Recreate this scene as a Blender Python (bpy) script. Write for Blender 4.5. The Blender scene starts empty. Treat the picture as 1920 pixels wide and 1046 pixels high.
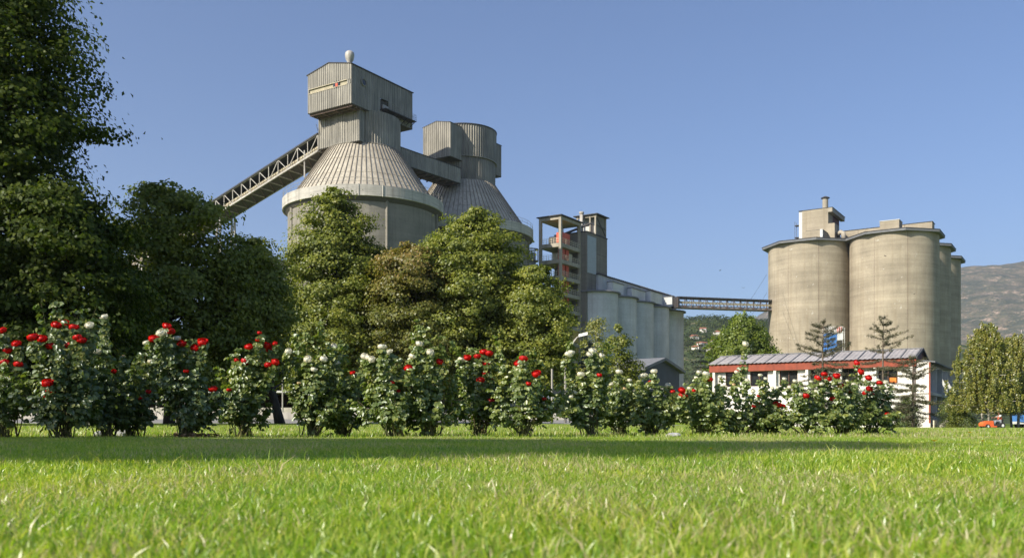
import bpy, math, random
import numpy as np
from mathutils import Vector, Matrix

# ------------------------------------------------------------------ camera, sky, sun, exposure
EYE = 0.16
F = 1700.0                      # focal length in photo pixels (1920 wide)
HOR = 793.0                     # photo row of the horizon
SUN_AZ, SUN_EL = 52.0, 33.0     # sun is behind the camera, this many degrees to its left
sc = bpy.context.scene
COL = sc.collection
cam_d = bpy.data.cameras.new('camera')
cam = bpy.data.objects.new('camera', cam_d)
COL.objects.link(cam)
cam.location = (0, 0, EYE)
cam.rotation_euler = (math.radians(90), 0, 0)
cam_d.sensor_width = 36.0
cam_d.lens = F / 1920 * 36
cam_d.shift_y = (HOR - 523) / 1920
cam_d.clip_start = 0.05
cam_d.clip_end = 30000
cam_d.dof.use_dof = True
cam_d.dof.focus_distance = 9.0
cam_d.dof.aperture_fstop = 7.5
sc.camera = cam

world = bpy.data.worlds.new("World")
sc.world = world
world.use_nodes = True
wn = world.node_tree
sky = wn.nodes.new('ShaderNodeTexSky')
sky.sky_type = 'NISHITA'
sky.sun_disc = False
sky.sun_elevation = math.radians(SUN_EL)
sky.sun_rotation = math.radians(180 + SUN_AZ)
sky.air_density = 1.0
sky.dust_density = 1.3
sky.ozone_density = 5.0
tint = wn.nodes.new('ShaderNodeMix'); tint.data_type = 'RGBA'; tint.blend_type = 'MULTIPLY'
tint.inputs[0].default_value = 1.0
tint.inputs[7].default_value = (1.0, .985, 1.06, 1)
wn.links.new(sky.outputs[0], tint.inputs[6])
wn.links.new(tint.outputs[2], wn.nodes['Background'].inputs[0])
wn.nodes['Background'].inputs[1].default_value = 0.092

sun_d = bpy.data.lights.new('sun', 'SUN')
sun = bpy.data.objects.new('sun', sun_d)
COL.objects.link(sun)
a_, e_ = math.radians(SUN_AZ), math.radians(SUN_EL)
sun_dir = Vector((math.sin(a_) * math.cos(e_), math.cos(a_) * math.cos(e_), -math.sin(e_)))
sun.rotation_euler = sun_dir.to_track_quat('-Z', 'Y').to_euler()
sun.location = (-50, -30, 60)
sun_d.energy = 5.0
sun_d.angle = math.radians(0.5)
sun_d.color = (1.0, 0.92, 0.77)
sc.view_settings.view_transform = 'Standard'
sc.view_settings.look = 'None'
sc.view_settings.exposure = 0.62
sc.view_settings.gamma = 1.0
sc.cycles.max_bounces = 5
sc.cycles.diffuse_bounces = 2
sc.cycles.glossy_bounces = 2
sc.cycles.transmission_bounces = 3
sc.cycles.transparent_max_bounces = 4
sc.cycles.caustics_reflective = False
sc.cycles.caustics_refractive = False

PI = math.pi
rng = np.random.default_rng(7)


def at(px, py, Y):
    """world point at depth Y that the photo shows at px, py"""
    return Vector(((px - 960) / F * Y, Y, EYE + (HOR - py) / F * Y))


def smooth(t):
    t = np.clip(t, 0, 1)
    return t * t * (3 - 2 * t)


def gz(x, y):
    """height of the ground"""
    x = np.asarray(x, float); y = np.asarray(y, float)
    k = 0.0032 + (-0.0046 - 0.0032) * smooth((x + 2) / 20)
    z = np.clip(y - 13, 0, 85) * k
    wl = 1 - smooth((x - 4) / 10)
    z = z + wl * np.clip(y - 42, 0, 11) * 0.024 + wl * np.where(y > 53.2, 0.40, 0.0)
    z = z + 0.006 * np.sin(x * 1.7 + y * .6) * np.sin(y * 1.1 - x * .4)
    return z


# ------------------------------------------------------------------ materials
def new_mat(name):
    m = bpy.data.materials.new(name)
    m.use_nodes = True
    nt = m.node_tree
    nt.nodes.clear()
    out = nt.nodes.new('ShaderNodeOutputMaterial')
    return m, nt, out


def N(nt, typ, **kw):
    n = nt.nodes.new(typ)
    for k, v in kw.items():
        if k == 'inp':
            for i, val in v.items():
                n.inputs[i].default_value = val
        else:
            setattr(n, k, v)
    return n


def c4(c):
    return (c[0], c[1], c[2], 1.0)


def ramp(nt, src, stops):
    r = nt.nodes.new('ShaderNodeValToRGB')
    el = r.color_ramp.elements
    while len(el) < len(stops):
        el.new(0.5)
    for e, (p, c) in zip(el, stops):
        e.position = p
        e.color = c4(c) if not isinstance(c, (int, float)) else (c, c, c, 1)
    nt.links.new(src, r.inputs[0])
    return r.outputs[0]


def noise_at(nt, coord, scale=(1, 1, 1), s=1.0, detail=4, rough=0.6, dist=0.0):
    mp = N(nt, 'ShaderNodeMapping')
    mp.inputs['Scale'].default_value = scale
    nt.links.new(coord, mp.inputs[0])
    n = N(nt, 'ShaderNodeTexNoise')
    n.inputs['Scale'].default_value = s
    n.inputs['Detail'].default_value = detail
    n.inputs['Roughness'].default_value = rough
    n.inputs['Distortion'].default_value = dist
    nt.links.new(mp.outputs[0], n.inputs['Vector'])
    return n.outputs['Fac']


def mixc(nt, fac, a, b, mode='MIX'):
    m = nt.nodes.new('ShaderNodeMix')
    m.data_type = 'RGBA'
    m.blend_type = mode
    for sock, v in ((m.inputs['Factor'], fac), (m.inputs['A'], a), (m.inputs['B'], b)):
        pass
    ins = {'f': m.inputs[0], 'a': m.inputs[6], 'b': m.inputs[7]}
    for key, v in (('f', fac), ('a', a), ('b', b)):
        if isinstance(v, bpy.types.NodeSocket):
            nt.links.new(v, ins[key])
        elif key == 'f':
            ins[key].default_value = v
        else:
            ins[key].default_value = c4(v)
    return m.outputs[2]


def simple(name, col, rough=0.7, metal=0.0, var=0.12, scale=1.5, spec=0.4):
    m, nt, out = new_mat(name)
    b = N(nt, 'ShaderNodeBsdfPrincipled')
    tc = N(nt, 'ShaderNodeTexCoord')
    n = noise_at(nt, tc.outputs['Object'], (1, 1, .5), scale, 4)
    lo = tuple(c * (1 - var * 1.6) for c in col); hi = tuple(min(1, c * (1 + var)) for c in col)
    cc = ramp(nt, n, [(.3, lo), (.7, hi)])
    nt.links.new(cc, b.inputs['Base Color'])
    b.inputs['Roughness'].default_value = rough
    b.inputs['Metallic'].default_value = metal
    b.inputs['Specular IOR Level'].default_value = spec
    nt.links.new(b.outputs[0], out.inputs[0])
    return m


def concrete(name, col, streak=0.35, band=0.15, lift=0.0, stain=(0.10, 0.09, 0.075), pale=0.0, bump=0.25, band_h=1.2):
    """board marked concrete: vertical water streaks, lift bands, blotches"""
    m, nt, out = new_mat(name)
    tc = N(nt, 'ShaderNodeTexCoord')
    o = tc.outputs['Object']
    b = N(nt, 'ShaderNodeBsdfPrincipled')
    blot = noise_at(nt, o, (1, 1, .6), .22, 5, .62)
    fine = noise_at(nt, o, (1, 1, 1), 3.0, 5, .7)
    st = noise_at(nt, o, (1.6, 1.6, .05), .9, 4, .6)
    bd = noise_at(nt, o, (.05, .05, 1), 1.0 / band_h * 1.3, 3, .75)
    d = tuple(c * .78 for c in col); l = tuple(min(1, c * 1.14) for c in col)
    c = ramp(nt, blot, [(.3, d), (.68, l)])
    c = mixc(nt, 1.0, c, ramp(nt, fine, [(.2, .84), (.8, 1.1)]), 'MULTIPLY')
    c = mixc(nt, 1.0, c, ramp(nt, bd, [(.3, 1 - band), (.7, 1 + band * .5)]), 'MULTIPLY')
    f = ramp(nt, st, [(.5, 0.0), (.72, streak)])
    c = mixc(nt, f, c, stain)
    if pale > 0:
        pn = noise_at(nt, o, (1, 1, .8), .8, 6, .72)
        f2 = ramp(nt, pn, [(.64, 0.0), (.69, pale)])
        c = mixc(nt, f2, c, (0.62, .60, .55))
    nt.links.new(c, b.inputs['Base Color'])
    b.inputs['Roughness'].default_value = .88
    b.inputs['Specular IOR Level'].default_value = .25
    bp = N(nt, 'ShaderNodeBump')
    bp.inputs['Strength'].default_value = bump
    bp.inputs['Distance'].default_value = .05
    nt.links.new(bd, bp.inputs['Height'])
    bp2 = N(nt, 'ShaderNodeBump')
    bp2.inputs['Strength'].default_value = .3
    bp2.inputs['Distance'].default_value = .03
    nt.links.new(fine, bp2.inputs['Height'])
    nt.links.new(bp.outputs[0], bp2.inputs['Normal'])
    nt.links.new(bp2.outputs[0], b.inputs['Normal'])
    nt.links.new(b.outputs[0], out.inputs[0])
    return m


def leafmat(name, cols, trans=0.35, gloss=0.12, clump=0.8, tcol=None, rough=.45):
    """foliage: colour varies leaf by leaf and patch by patch; some light passes through"""
    m, nt, out = new_mat(name)
    g = N(nt, 'ShaderNodeNewGeometry')
    tc = N(nt, 'ShaderNodeTexCoord')
    n = noise_at(nt, tc.outputs['Object'], (1, 1, 1), clump, 2)
    k = len(cols)
    a = ramp(nt, g.outputs['Random Per Island'], [((i + .5) / k, c) for i, c in enumerate(cols)])
    c = mixc(nt, 1.0, a, ramp(nt, n, [(.3, (.74, .80, .78)), (.7, (1.25, 1.16, .95))]), 'MULTIPLY')
    df = N(nt, 'ShaderNodeBsdfDiffuse')
    nt.links.new(c, df.inputs[0])
    tr = N(nt, 'ShaderNodeBsdfTranslucent')
    tcx = mixc(nt, 1.0, c, tcol or (1.5, 1.75, .55), 'MULTIPLY')
    nt.links.new(tcx, tr.inputs[0])
    mx = N(nt, 'ShaderNodeMixShader')
    mx.inputs[0].default_value = trans
    nt.links.new(df.outputs[0], mx.inputs[1]); nt.links.new(tr.outputs[0], mx.inputs[2])
    gl = N(nt, 'ShaderNodeBsdfGlossy')
    gl.inputs['Roughness'].default_value = rough
    gl.inputs[0].default_value = (.8, .85, .9, 1)
    m2 = N(nt, 'ShaderNodeMixShader')
    m2.inputs[0].default_value = gloss
    nt.links.new(mx.outputs[0], m2.inputs[1]); nt.links.new(gl.outputs[0], m2.inputs[2])
    nt.links.new(m2.outputs[0], out.inputs[0])
    return m


def bark(name, a, b_, s=6.0, vz=.25):
    m, nt, out = new_mat(name)
    tc = N(nt, 'ShaderNodeTexCoord')
    n = noise_at(nt, tc.outputs['Object'], (1, 1, vz), s, 4, .7)
    b = N(nt, 'ShaderNodeBsdfPrincipled')
    nt.links.new(ramp(nt, n, [(.35, a), (.65, b_)]), b.inputs['Base Color'])
    b.inputs['Roughness'].default_value = .9
    nt.links.new(b.outputs[0], out.inputs[0])
    return m


def sheetmetal(name, col, dark, streak=.5, rough=.55, metal=.25):
    m, nt, out = new_mat(name)
    tc = N(nt, 'ShaderNodeTexCoord')
    o = tc.outputs['Object']
    st = noise_at(nt, o, (1.4, 1.4, .08), 1.6, 5, .7)
    bl = noise_at(nt, o, (1, 1, 1), .35, 4, .6)
    b = N(nt, 'ShaderNodeBsdfPrincipled')
    c = ramp(nt, st, [(.36, dark), (.62, col)])
    c = mixc(nt, 1.0, c, ramp(nt, bl, [(.3, .8), (.7, 1.12)]), 'MULTIPLY')
    rs = noise_at(nt, o, (1, 1, .3), 1.1, 5, .7)
    c = mixc(nt, ramp(nt, rs, [(.68, 0.0), (.8, streak)]), c, (.16, .10, .06))
    nt.links.new(c, b.inputs['Base Color'])
    b.inputs['Roughness'].default_value = rough
    b.inputs['Metallic'].default_value = metal
    nt.links.new(b.outputs[0], out.inputs[0])
    return m


M = {}
M['conc_grey'] = concrete('grey concrete', (.265, .245, .21), .5, .14)
M['conc_rim'] = concrete('pale board marked concrete', (.50, .475, .43), .45, .28, band_h=.28, bump=.5)
M['conc_beige'] = concrete('beige concrete', (.375, .325, .245), .32, .2, pale=.7, stain=(.20, .155, .095), bump=.7, band_h=1.4)
M['conc_blue'] = concrete('cool grey concrete', (.53, .54, .55), .28, .07, stain=(.26, .23, .22))
M['conc_dark'] = concrete('dark weathered concrete', (.21, .195, .17), .55, .12, pale=.3)
M['conc_frame'] = concrete('weathered frame concrete', (.40, .36, .295), .5, .08)
M['roof_dark'] = simple('dark bitumen edge', (.055, .055, .06), .8)
M['roof_slate'] = simple('grey roof felt', (.17, .175, .185), .8)
M['cladding'] = sheetmetal('weathered corrugated cladding', (.30, .28, .235), (.17, .16, .135))
M['cladding_dk'] = sheetmetal('dull corrugated cladding', (.25, .235, .195), (.14, .13, .11))
M['cone'] = sheetmetal('cement dusted cone sheeting', (.50, .45, .36), (.34, .31, .25), .25, .7, .0)
M['seam'] = simple('shadow dark roof seams', (.24, .21, .17), .8)  # seams coloured dark to stand in for the shadow lines they cast
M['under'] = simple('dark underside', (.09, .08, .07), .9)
M['steel_lt'] = sheetmetal('pale painted steel', (.50, .48, .44), (.30, .27, .24), .5, .6, .1)
M['steel_dk'] = simple('dark steel', (.07, .065, .065), .6, .3)
M['steel_rust'] = simple('rusty dark steel', (.16, .11, .09), .8)
M['dirty_cream'] = sheetmetal('dusty cream sheet', (.52, .47, .34), (.36, .30, .2), .5, .7, .0)
M['cream'] = simple('cream paint', (.62, .56, .42), .7)
M['red_paint'] = simple('red oxide paint', (.62, .10, .05), .55)
M['yellow_paint'] = simple('dull yellow paint', (.48, .34, .10), .6)
M['white_wall'] = concrete('white rendered wall', (.80, .77, .71), .18, .03, stain=(.5, .46, .4), bump=.05)
M['white_shade'] = concrete('off white panels', (.62, .63, .62), .15, .03, stain=(.45, .42, .4), bump=.05)
M['fascia'] = simple('rust red fascia', (.27, .055, .025), .65, var=.2)
M['maroon'] = simple('maroon boards', (.13, .045, .04), .7)
M['roof_sheet'] = sheetmetal('grey fibre cement roof', (.40, .375, .365), (.30, .28, .275), .1, .85, .0)
M['glass'] = simple('dark window glass', (.025, .028, .03), .08, 0, .3, 2.0, .6)
M['frame_brown'] = simple('brown window frame', (.10, .05, .035), .6)
M['blue_paint'] = simple('bright blue paint', (.09, .25, .62), .45)
M['navy'] = simple('dark navy cladding', (.045, .065, .085), .7)
M['white_paint'] = simple('white paint', (.78, .78, .76), .5)
M['orange'] = simple('orange mower paint', (.85, .17, .05), .4)
M['orange_panel'] = simple('orange window panel', (.75, .20, .02), .6)
M['rubber'] = simple('black rubber', (.02, .02, .02), .8)
M['skin'] = simple('skin', (.45, .25, .17), .6)
M['vest'] = simple('orange vest', (.95, .16, .08), .7)
M['shirt'] = simple('white shirt', (.8, .8, .8), .8)
M['trousers'] = simple('grey trousers', (.28, .30, .34), .85)
M['stone'] = simple('pale stone', (.50, .47, .41), .85, var=.2, scale=3)
M['rock'] = simple('grey rock', (.36, .36, .35), .9, var=.3, scale=9)
M['bark'] = bark('dark bark', (.025, .02, .015), (.075, .06, .045))
M['bark_brown'] = bark('grey brown bark', (.08, .06, .045), (.20, .16, .12))
M['bark_birch'] = bark('white birch bark', (.16, .14, .12), (.68, .64, .58), 3.0, 1.0)
M['stem'] = bark('green brown rose stem', (.06, .09, .025), (.16, .13, .06), 12)
M['lf_dark'] = leafmat('dark tree leaves', [(.040, .062, .012), (.060, .088, .015), (.100, .125, .022), (.050, .072, .013)], .3, .012)
M['lf_mid'] = leafmat('mid green tree leaves', [(.12, .15, .022), (.17, .20, .032), (.24, .25, .045), (.135, .16, .024)], .30, .03)
M['lf_lime'] = leafmat('yellow green tree leaves', [(.13, .16, .025), (.19, .215, .036), (.27, .28, .055), (.15, .18, .028)], .32, .03)
M['lf_brown'] = leafmat('browning tree leaves', [(0.176, 0.115, 0.030), (0.142, 0.142, 0.034), (0.230, 0.142, 0.041), (0.108, 0.115, 0.027)], .3, .05, tcol=(1.5, 1.3, .5))
M['lf_fresh'] = leafmat('fresh green maple leaves', [(.12, .17, .028), (.17, .22, .038), (.21, .25, .05), (.14, .19, .03)], .38, .03)
M['lf_birch'] = leafmat('birch leaves', [(.20, .22, .045), (.27, .27, .06), (.34, .30, .08), (.17, .20, .04)], .35, .06)
M['lf_spruce'] = leafmat('blue grey needles', [(.07, .095, .07), (.10, .125, .095), (.13, .15, .12), (.085, .11, .08)], .1, .05, tcol=(1, 1, .8))
M['lf_cedar'] = leafmat('dull cedar needles', [(.075, .08, .045), (.105, .105, .06), (.13, .12, .075), (.085, .09, .05)], .1, .03, tcol=(1, 1, .8))
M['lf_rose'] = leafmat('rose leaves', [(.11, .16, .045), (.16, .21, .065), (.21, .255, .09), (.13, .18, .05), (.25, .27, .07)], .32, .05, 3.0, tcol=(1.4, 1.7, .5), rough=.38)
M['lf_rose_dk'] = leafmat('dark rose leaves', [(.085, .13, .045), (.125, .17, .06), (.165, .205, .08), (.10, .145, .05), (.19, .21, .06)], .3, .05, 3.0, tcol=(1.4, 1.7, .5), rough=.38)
M['lf_thuja'] = leafmat('thuja leaves', [(.06, .095, .02), (.09, .125, .028), (.12, .14, .032)], .2, .04)
def brown_top(name, zlo, zhi):
    m = leafmat(name, [(.115, .135, .024), (.15, .16, .03), (.19, .18, .04), (.12, .125, .024)], .3, .03)
    nt = m.node_tree
    r0 = [n for n in nt.nodes if n.type == 'VALTORGB'][0]
    mx = [n for n in nt.nodes if n.type == 'MIX'][0]
    tc = N(nt, 'ShaderNodeTexCoord'); sx = N(nt, 'ShaderNodeSeparateXYZ')
    nt.links.new(tc.outputs['Object'], sx.inputs[0])
    mr = N(nt, 'ShaderNodeMapRange'); mr.inputs[1].default_value = zlo; mr.inputs[2].default_value = zhi
    nt.links.new(sx.outputs[2], mr.inputs[0])
    g = [n for n in nt.nodes if n.type == 'NEW_GEOMETRY'][0]
    br = ramp(nt, g.outputs['Random Per Island'], [(.1, (.17, .16, .035)), (.4, (.24, .17, .05)), (.65, (.14, .16, .035)), (.9, (.27, .18, .065))])
    c = mixc(nt, mr.outputs[0], r0.outputs[0], br)
    nt.links.new(c, mx.inputs[6])
    return m


M['lf_brown'] = brown_top('browning tree leaves', 6.0, 9.5)
M['petal_red'] = leafmat('red petals', [(.62, .010, .008), (.72, .02, .012), (.5, .008, .008)], .25, .03, 5.0, tcol=(1.2, .6, .6))
M['petal_white'] = leafmat('white petals', [(.80, .79, .72), (.84, .83, .77), (.78, .75, .64)], .3, .03, 5.0, tcol=(1, 1, .95))
M['petal_cream'] = leafmat('cream petals', [(.80, .62, .38), (.82, .68, .45), (.74, .5, .3)], .3, .03, 5.0, tcol=(1, 1, .9))
M['petal_yellow'] = leafmat('yellow petals', [(.85, .55, .02), (.8, .5, .02)], .3, .02, 5.0, tcol=(1, 1, .5))


# ------------------------------------------------------------------ mesh helpers
class MB:
    """collects polygons; build() links them as one mesh object"""
    def __init__(s):
        s.v = []; s.f = []

    def add(s, verts, faces):
        o = len(s.v)
        s.v.extend([tuple(p) for p in verts])
        s.f.extend([tuple(i + o for i in f) for f in faces])
        return s

    def box(s, x0, x1, y0, y1, z0, z1):
        v = [(x0, y0, z0), (x1, y0, z0), (x1, y1, z0), (x0, y1, z0), (x0, y0, z1), (x1, y0, z1), (x1, y1, z1), (x0, y1, z1)]
        return s.add(v, [(0, 3, 2, 1), (4, 5, 6, 7), (0, 1, 5, 4), (1, 2, 6, 5), (2, 3, 7, 6), (3, 0, 4, 7)])

    def bar(s, p, q, w, h=None, up=(0, 0, 1)):
        """rectangular beam from p to q"""
        h = h or w
        p = Vector(p); q = Vector(q)
        d = (q - p).normalized()
        u = Vector(up)
        if abs(d.dot(u)) > .98:
            u = Vector((1, 0, 0))
        a = d.cross(u).normalized() * w / 2
        b = a.cross(d).normalized() * h / 2
        v = [p - a - b, p + a - b, p + a + b, p - a + b, q - a - b, q + a - b, q + a + b, q - a + b]
        return s.add(v, [(0, 3, 2, 1), (4, 5, 6, 7), (0, 1, 5, 4), (1, 2, 6, 5), (2, 3, 7, 6), (3, 0, 4, 7)])

    def tube(s, pts, rad, n=6, cap=True):
        pts = [Vector(p) for p in pts]
        if not hasattr(rad, '__len__'):
            rad = [rad] * len(pts)
        vs = []; fs = []
        for i, p in enumerate(pts):
            d = (pts[min(i + 1, len(pts) - 1)] - pts[max(i - 1, 0)]).normalized()
            u = Vector((0, 0, 1)) if abs(d.z) < .9 else Vector((1, 0, 0))
            a = d.cross(u).normalized(); b = a.cross(d).normalized()
            for k in range(n):
                t = 2 * PI * k / n
                vs.append(p + (a * math.cos(t) + b * math.sin(t)) * rad[i])
        for i in range(len(pts) - 1):
            for k in range(n):
                k2 = (k + 1) % n
                fs.append((i * n + k, i * n + k2, (i + 1) * n + k2, (i + 1) * n + k))
        if cap:
            fs.append(tuple(range(n - 1, -1, -1)))
            fs.append(tuple((len(pts) - 1) * n + k for k in range(n)))
        return s.add(vs, fs)

    def lathe(s, prof, n=64, cx=0, cy=0, a0=0, a1=2 * PI, cap_top=False, cap_bot=False):
        """prof: list of (r, z)"""
        full = abs(a1 - a0 - 2 * PI) < 1e-6
        m = n if full else n + 1
        vs = [(cx + r * math.cos(a0 + (a1 - a0) * k / n), cy + r * math.sin(a0 + (a1 - a0) * k / n), z) for r, z in prof for k in range(m)]
        fs = []
        for i in range(len(prof) - 1):
            for k in range(n):
                k2 = (k + 1) % m
                fs.append((i * m + k, i * m + k2, (i + 1) * m + k2, (i + 1) * m + k))
        if cap_top:
            fs.append(tuple((len(prof) - 1) * m + k for k in range(m)))
        if cap_bot:
            fs.append(tuple(range(m - 1, -1, -1)))
        return s.add(vs, fs)

    def prism(s, poly, z0, z1):
        n = len(poly)
        z0f = z0 if callable(z0) else (lambda x, y: z0)
        z1f = z1 if callable(z1) else (lambda x, y: z1)
        vs = [(x, y, z0f(x, y)) for x, y in poly] + [(x, y, z1f(x, y)) for x, y in poly]
        fs = [tuple(range(n - 1, -1, -1)), tuple(range(n, 2 * n))]
        for i in range(n):
            j = (i + 1) % n
            fs.append((i, j, n + j, n + i))
        return s.add(vs, fs)

    def corr(s, path, z0, z1, pitch=.5, amp=.09, closed=False):
        """corrugated sheet standing along path (outward is to the right of travel)"""
        z0f = z0 if callable(z0) else (lambda x, y: z0)
        z1f = z1 if callable(z1) else (lambda x, y: z1)
        pts = [Vector(p) for p in path]
        L = [0]
        for i in range(len(pts) - 1):
            L.append(L[-1] + (pts[i + 1] - pts[i]).length)
        n = max(2, int(L[-1] / (pitch / 4)))
        vs = []
        for k in range(n + 1):
            d = L[-1] * k / n
            i = 0
            while i < len(L) - 2 and L[i + 1] < d:
                i += 1
            t = (d - L[i]) / max(1e-6, L[i + 1] - L[i])
            p = pts[i].lerp(pts[i + 1], min(1, t))
            tg = (pts[i + 1] - pts[i]).normalized()
            o = (1 if k % 4 in (1, 2) else 0) * amp
            if k in (0, n):
                o = 0
            x = p.x + tg.y * o; y = p.y - tg.x * o
            vs.append((x, y, z0f(p.x, p.y)))
            vs.append((x, y, z1f(p.x, p.y)))
        fs = [(2 * k, 2 * k + 2, 2 * k + 3, 2 * k + 1) for k in range(n)]
        return s.add(vs, fs)

    def build(s, name, mat, parent=None, smooth_=False):
        me = bpy.data.meshes.new(name)
        me.from_pydata(s.v, [], s.f)
        me.materials.append(mat)
        if smooth_:
            me.polygons.foreach_set('use_smooth', [True] * len(me.polygons))
        me.update()
        ob = bpy.data.objects.new(name, me)
        COL.objects.link(ob)
        if parent is not None:
            ob.parent = parent
        return ob


def npmesh(name, V, faces, mat, parent=None, smooth_=False):
    """V: (n, k, 3) same little shape n times; faces: index tuples into its k points (all the same length)"""
    n, k, _ = V.shape
    fa = np.array(faces, dtype=np.int64)
    F_ = (fa[None] + (np.arange(n) * k)[:, None, None]).reshape(-1, fa.shape[1])
    me = bpy.data.meshes.new(name)
    me.vertices.add(n * k)
    me.vertices.foreach_set('co', V.reshape(-1).astype(np.float32))
    me.loops.add(F_.size)
    me.loops.foreach_set('vertex_index', F_.reshape(-1).astype(np.int32))
    me.polygons.add(len(F_))
    me.polygons.foreach_set('loop_start', (np.arange(len(F_)) * fa.shape[1]).astype(np.int32))
    me.materials.append(mat)
    me.update(calc_edges=True)
    if smooth_:
        me.polygons.foreach_set('use_smooth', np.ones(len(F_), bool))
    ob = bpy.data.objects.new(name, me)
    COL.objects.link(ob)
    if parent is not None:
        ob.parent = parent
    return ob


def tag(o, label=None, cat=None, group=None, kind=None):
    if label: o['label'] = label
    if cat: o['category'] = cat
    if group: o['group'] = group
    if kind: o['kind'] = kind
    return o


def thing(name, label, cat, loc=(0, 0, 0), rotz=0.0, group=None):
    o = bpy.data.objects.new(name, None)
    o.empty_display_size = .3
    COL.objects.link(o)
    o.location = loc
    o.rotation_euler = (0, 0, rotz)
    return tag(o, label, cat, group)


def dup(root, loc, rotz=0.0, scale=1.0, label=None, group=None):
    r = root.copy()
    COL.objects.link(r)
    r.location = loc
    r.rotation_euler = (0, 0, rotz)
    r.scale = (scale, scale, scale) if not hasattr(scale, '__len__') else scale
    if label: r['label'] = label
    if group: r['group'] = group
    for ch in list(root.children):
        c = ch.copy(); COL.objects.link(c); c.parent = r
        for g in ch.children:
            d = g.copy(); COL.objects.link(d); d.parent = c
    return r


PLANT = math.atan2(-.54, .84)     # the plant's buildings share this bearing: local x runs right-and-nearer, local y away


# ------------------------------------------------------------------ ground
def grid_sheet(name, xs, ys, mat, dz=0.0, zf=gz):
    X, Y = np.meshgrid(np.array(xs, float), np.array(ys, float))
    Z = zf(X, Y) + dz
    V = np.stack([X, Y, Z], -1).reshape(-1, 3)
    nx, ny = len(xs), len(ys)
    idx = np.arange(nx * ny).reshape(ny, nx)
    Fc = np.stack([idx[:-1, :-1], idx[:-1, 1:], idx[1:, 1:], idx[1:, :-1]], -1).reshape(-1, 4)
    me = bpy.data.meshes.new(name)
    me.from_pydata([tuple(v) for v in V], [], [tuple(int(i) for i in f) for f in Fc])
    me.materials.append(mat)
    me.polygons.foreach_set('use_smooth', [True] * len(me.polygons))
    ob = bpy.data.objects.new(name, me)
    COL.objects.link(ob)
    return ob


def ground_mat():
    m, nt, out = new_mat('lawn soil and turf')
    tc = N(nt, 'ShaderNodeTexCoord')
    o = tc.outputs['Object']
    a = noise_at(nt, o, (1, 1, 1), .5, 5, .7)
    b_ = noise_at(nt, o, (1, 1, 1), 9, 4, .7)
    c = ramp(nt, a, [(.3, (.10, .155, .018)), (.55, (.15, .21, .026)), (.75, (.20, .23, .045))])
    c = mixc(nt, 1.0, c, ramp(nt, b_, [(.2, .55), (.8, 1.3)]), 'MULTIPLY')
    b = N(nt, 'ShaderNodeBsdfPrincipled')
    nt.links.new(c, b.inputs['Base Color'])
    b.inputs['Roughness'].default_value = .95
    b.inputs['Specular IOR Level'].default_value = .1
    bp = N(nt, 'ShaderNodeBump'); bp.inputs['Strength'].default_value = .6; bp.inputs['Distance'].default_value = .03
    nt.links.new(b_, bp.inputs['Height']); nt.links.new(bp.outputs[0], b.inputs['Normal'])
    nt.links.new(b.outputs[0], out.inputs[0])
    return m


xs = [-9000, -3000, -900, -300, -140] + list(np.linspace(-90, 110, 81)) + [160, 300, 900, 3000, 9000]
ys = [-400, -100, -40, -15, -5] + list(np.linspace(0, 40, 41)) + [42, 43, 45, 47, 49, 51, 53.15, 53.25, 55, 58, 62, 66, 70, 76, 82, 88, 93, 98, 104, 120, 160, 240, 400, 800, 2500, 9000]
lawn = grid_sheet('ground', xs, ys, ground_mat())
tag(lawn, 'green lawn and turf ground', None, None, 'structure')

road_m = simple('pale worn asphalt', (.26, .25, .235), .9, var=.12, scale=2.0)
road = grid_sheet('road', list(np.linspace(-80, 13, 47)), [42.6, 44, 46, 48, 50, 52.7], road_m, .012)
tag(road, 'pale asphalt road beyond the lawn', None, None, 'structure')


# grass: individual blades, one object
def blades(x, y, h, w, lean, seg2=True):
    n = len(x)
    z = gz(x, y)
    az = rng.uniform(0, 2 * PI, n)
    fa = rng.uniform(0, 2 * PI, n)
    wx, wy = np.cos(fa) * w / 2, np.sin(fa) * w / 2
    lx, ly = np.cos(az) * lean * h, np.sin(az) * lean * h
    if seg2:
        V = np.zeros((n, 6, 3))
        for i, (t, ww, ll) in enumerate(((0, .8, 0), (.55, 1, .3), (1.0, .08, 1.0))):
            cx = x + lx * ll; cy = y + ly * ll; cz = z - .004 + h * t * (1 - .25 * lean * t)
            V[:, 2 * i] = np.stack([cx - wx * ww, cy - wy * ww, cz], -1)
            V[:, 2 * i + 1] = np.stack([cx + wx * ww, cy + wy * ww, cz], -1)
        return V
    V = np.zeros((n, 3, 3))
    V[:, 0] = np.stack([x - wx, y - wy, z - .004], -1)
    V[:, 1] = np.stack([x + wx, y + wy, z - .004], -1)
    V[:, 2] = np.stack([x + lx, y + ly, z + h], -1)
    return V


def wedge(n, y0, y1, margin=.62, power=1.0):
    u = rng.uniform(0, 1, n)
    y = np.sqrt(y0 ** 2 + u * (y1 ** 2 - y0 ** 2))
    x = rng.uniform(-margin, margin, n) * (y + .35)
    return x, y


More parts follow.
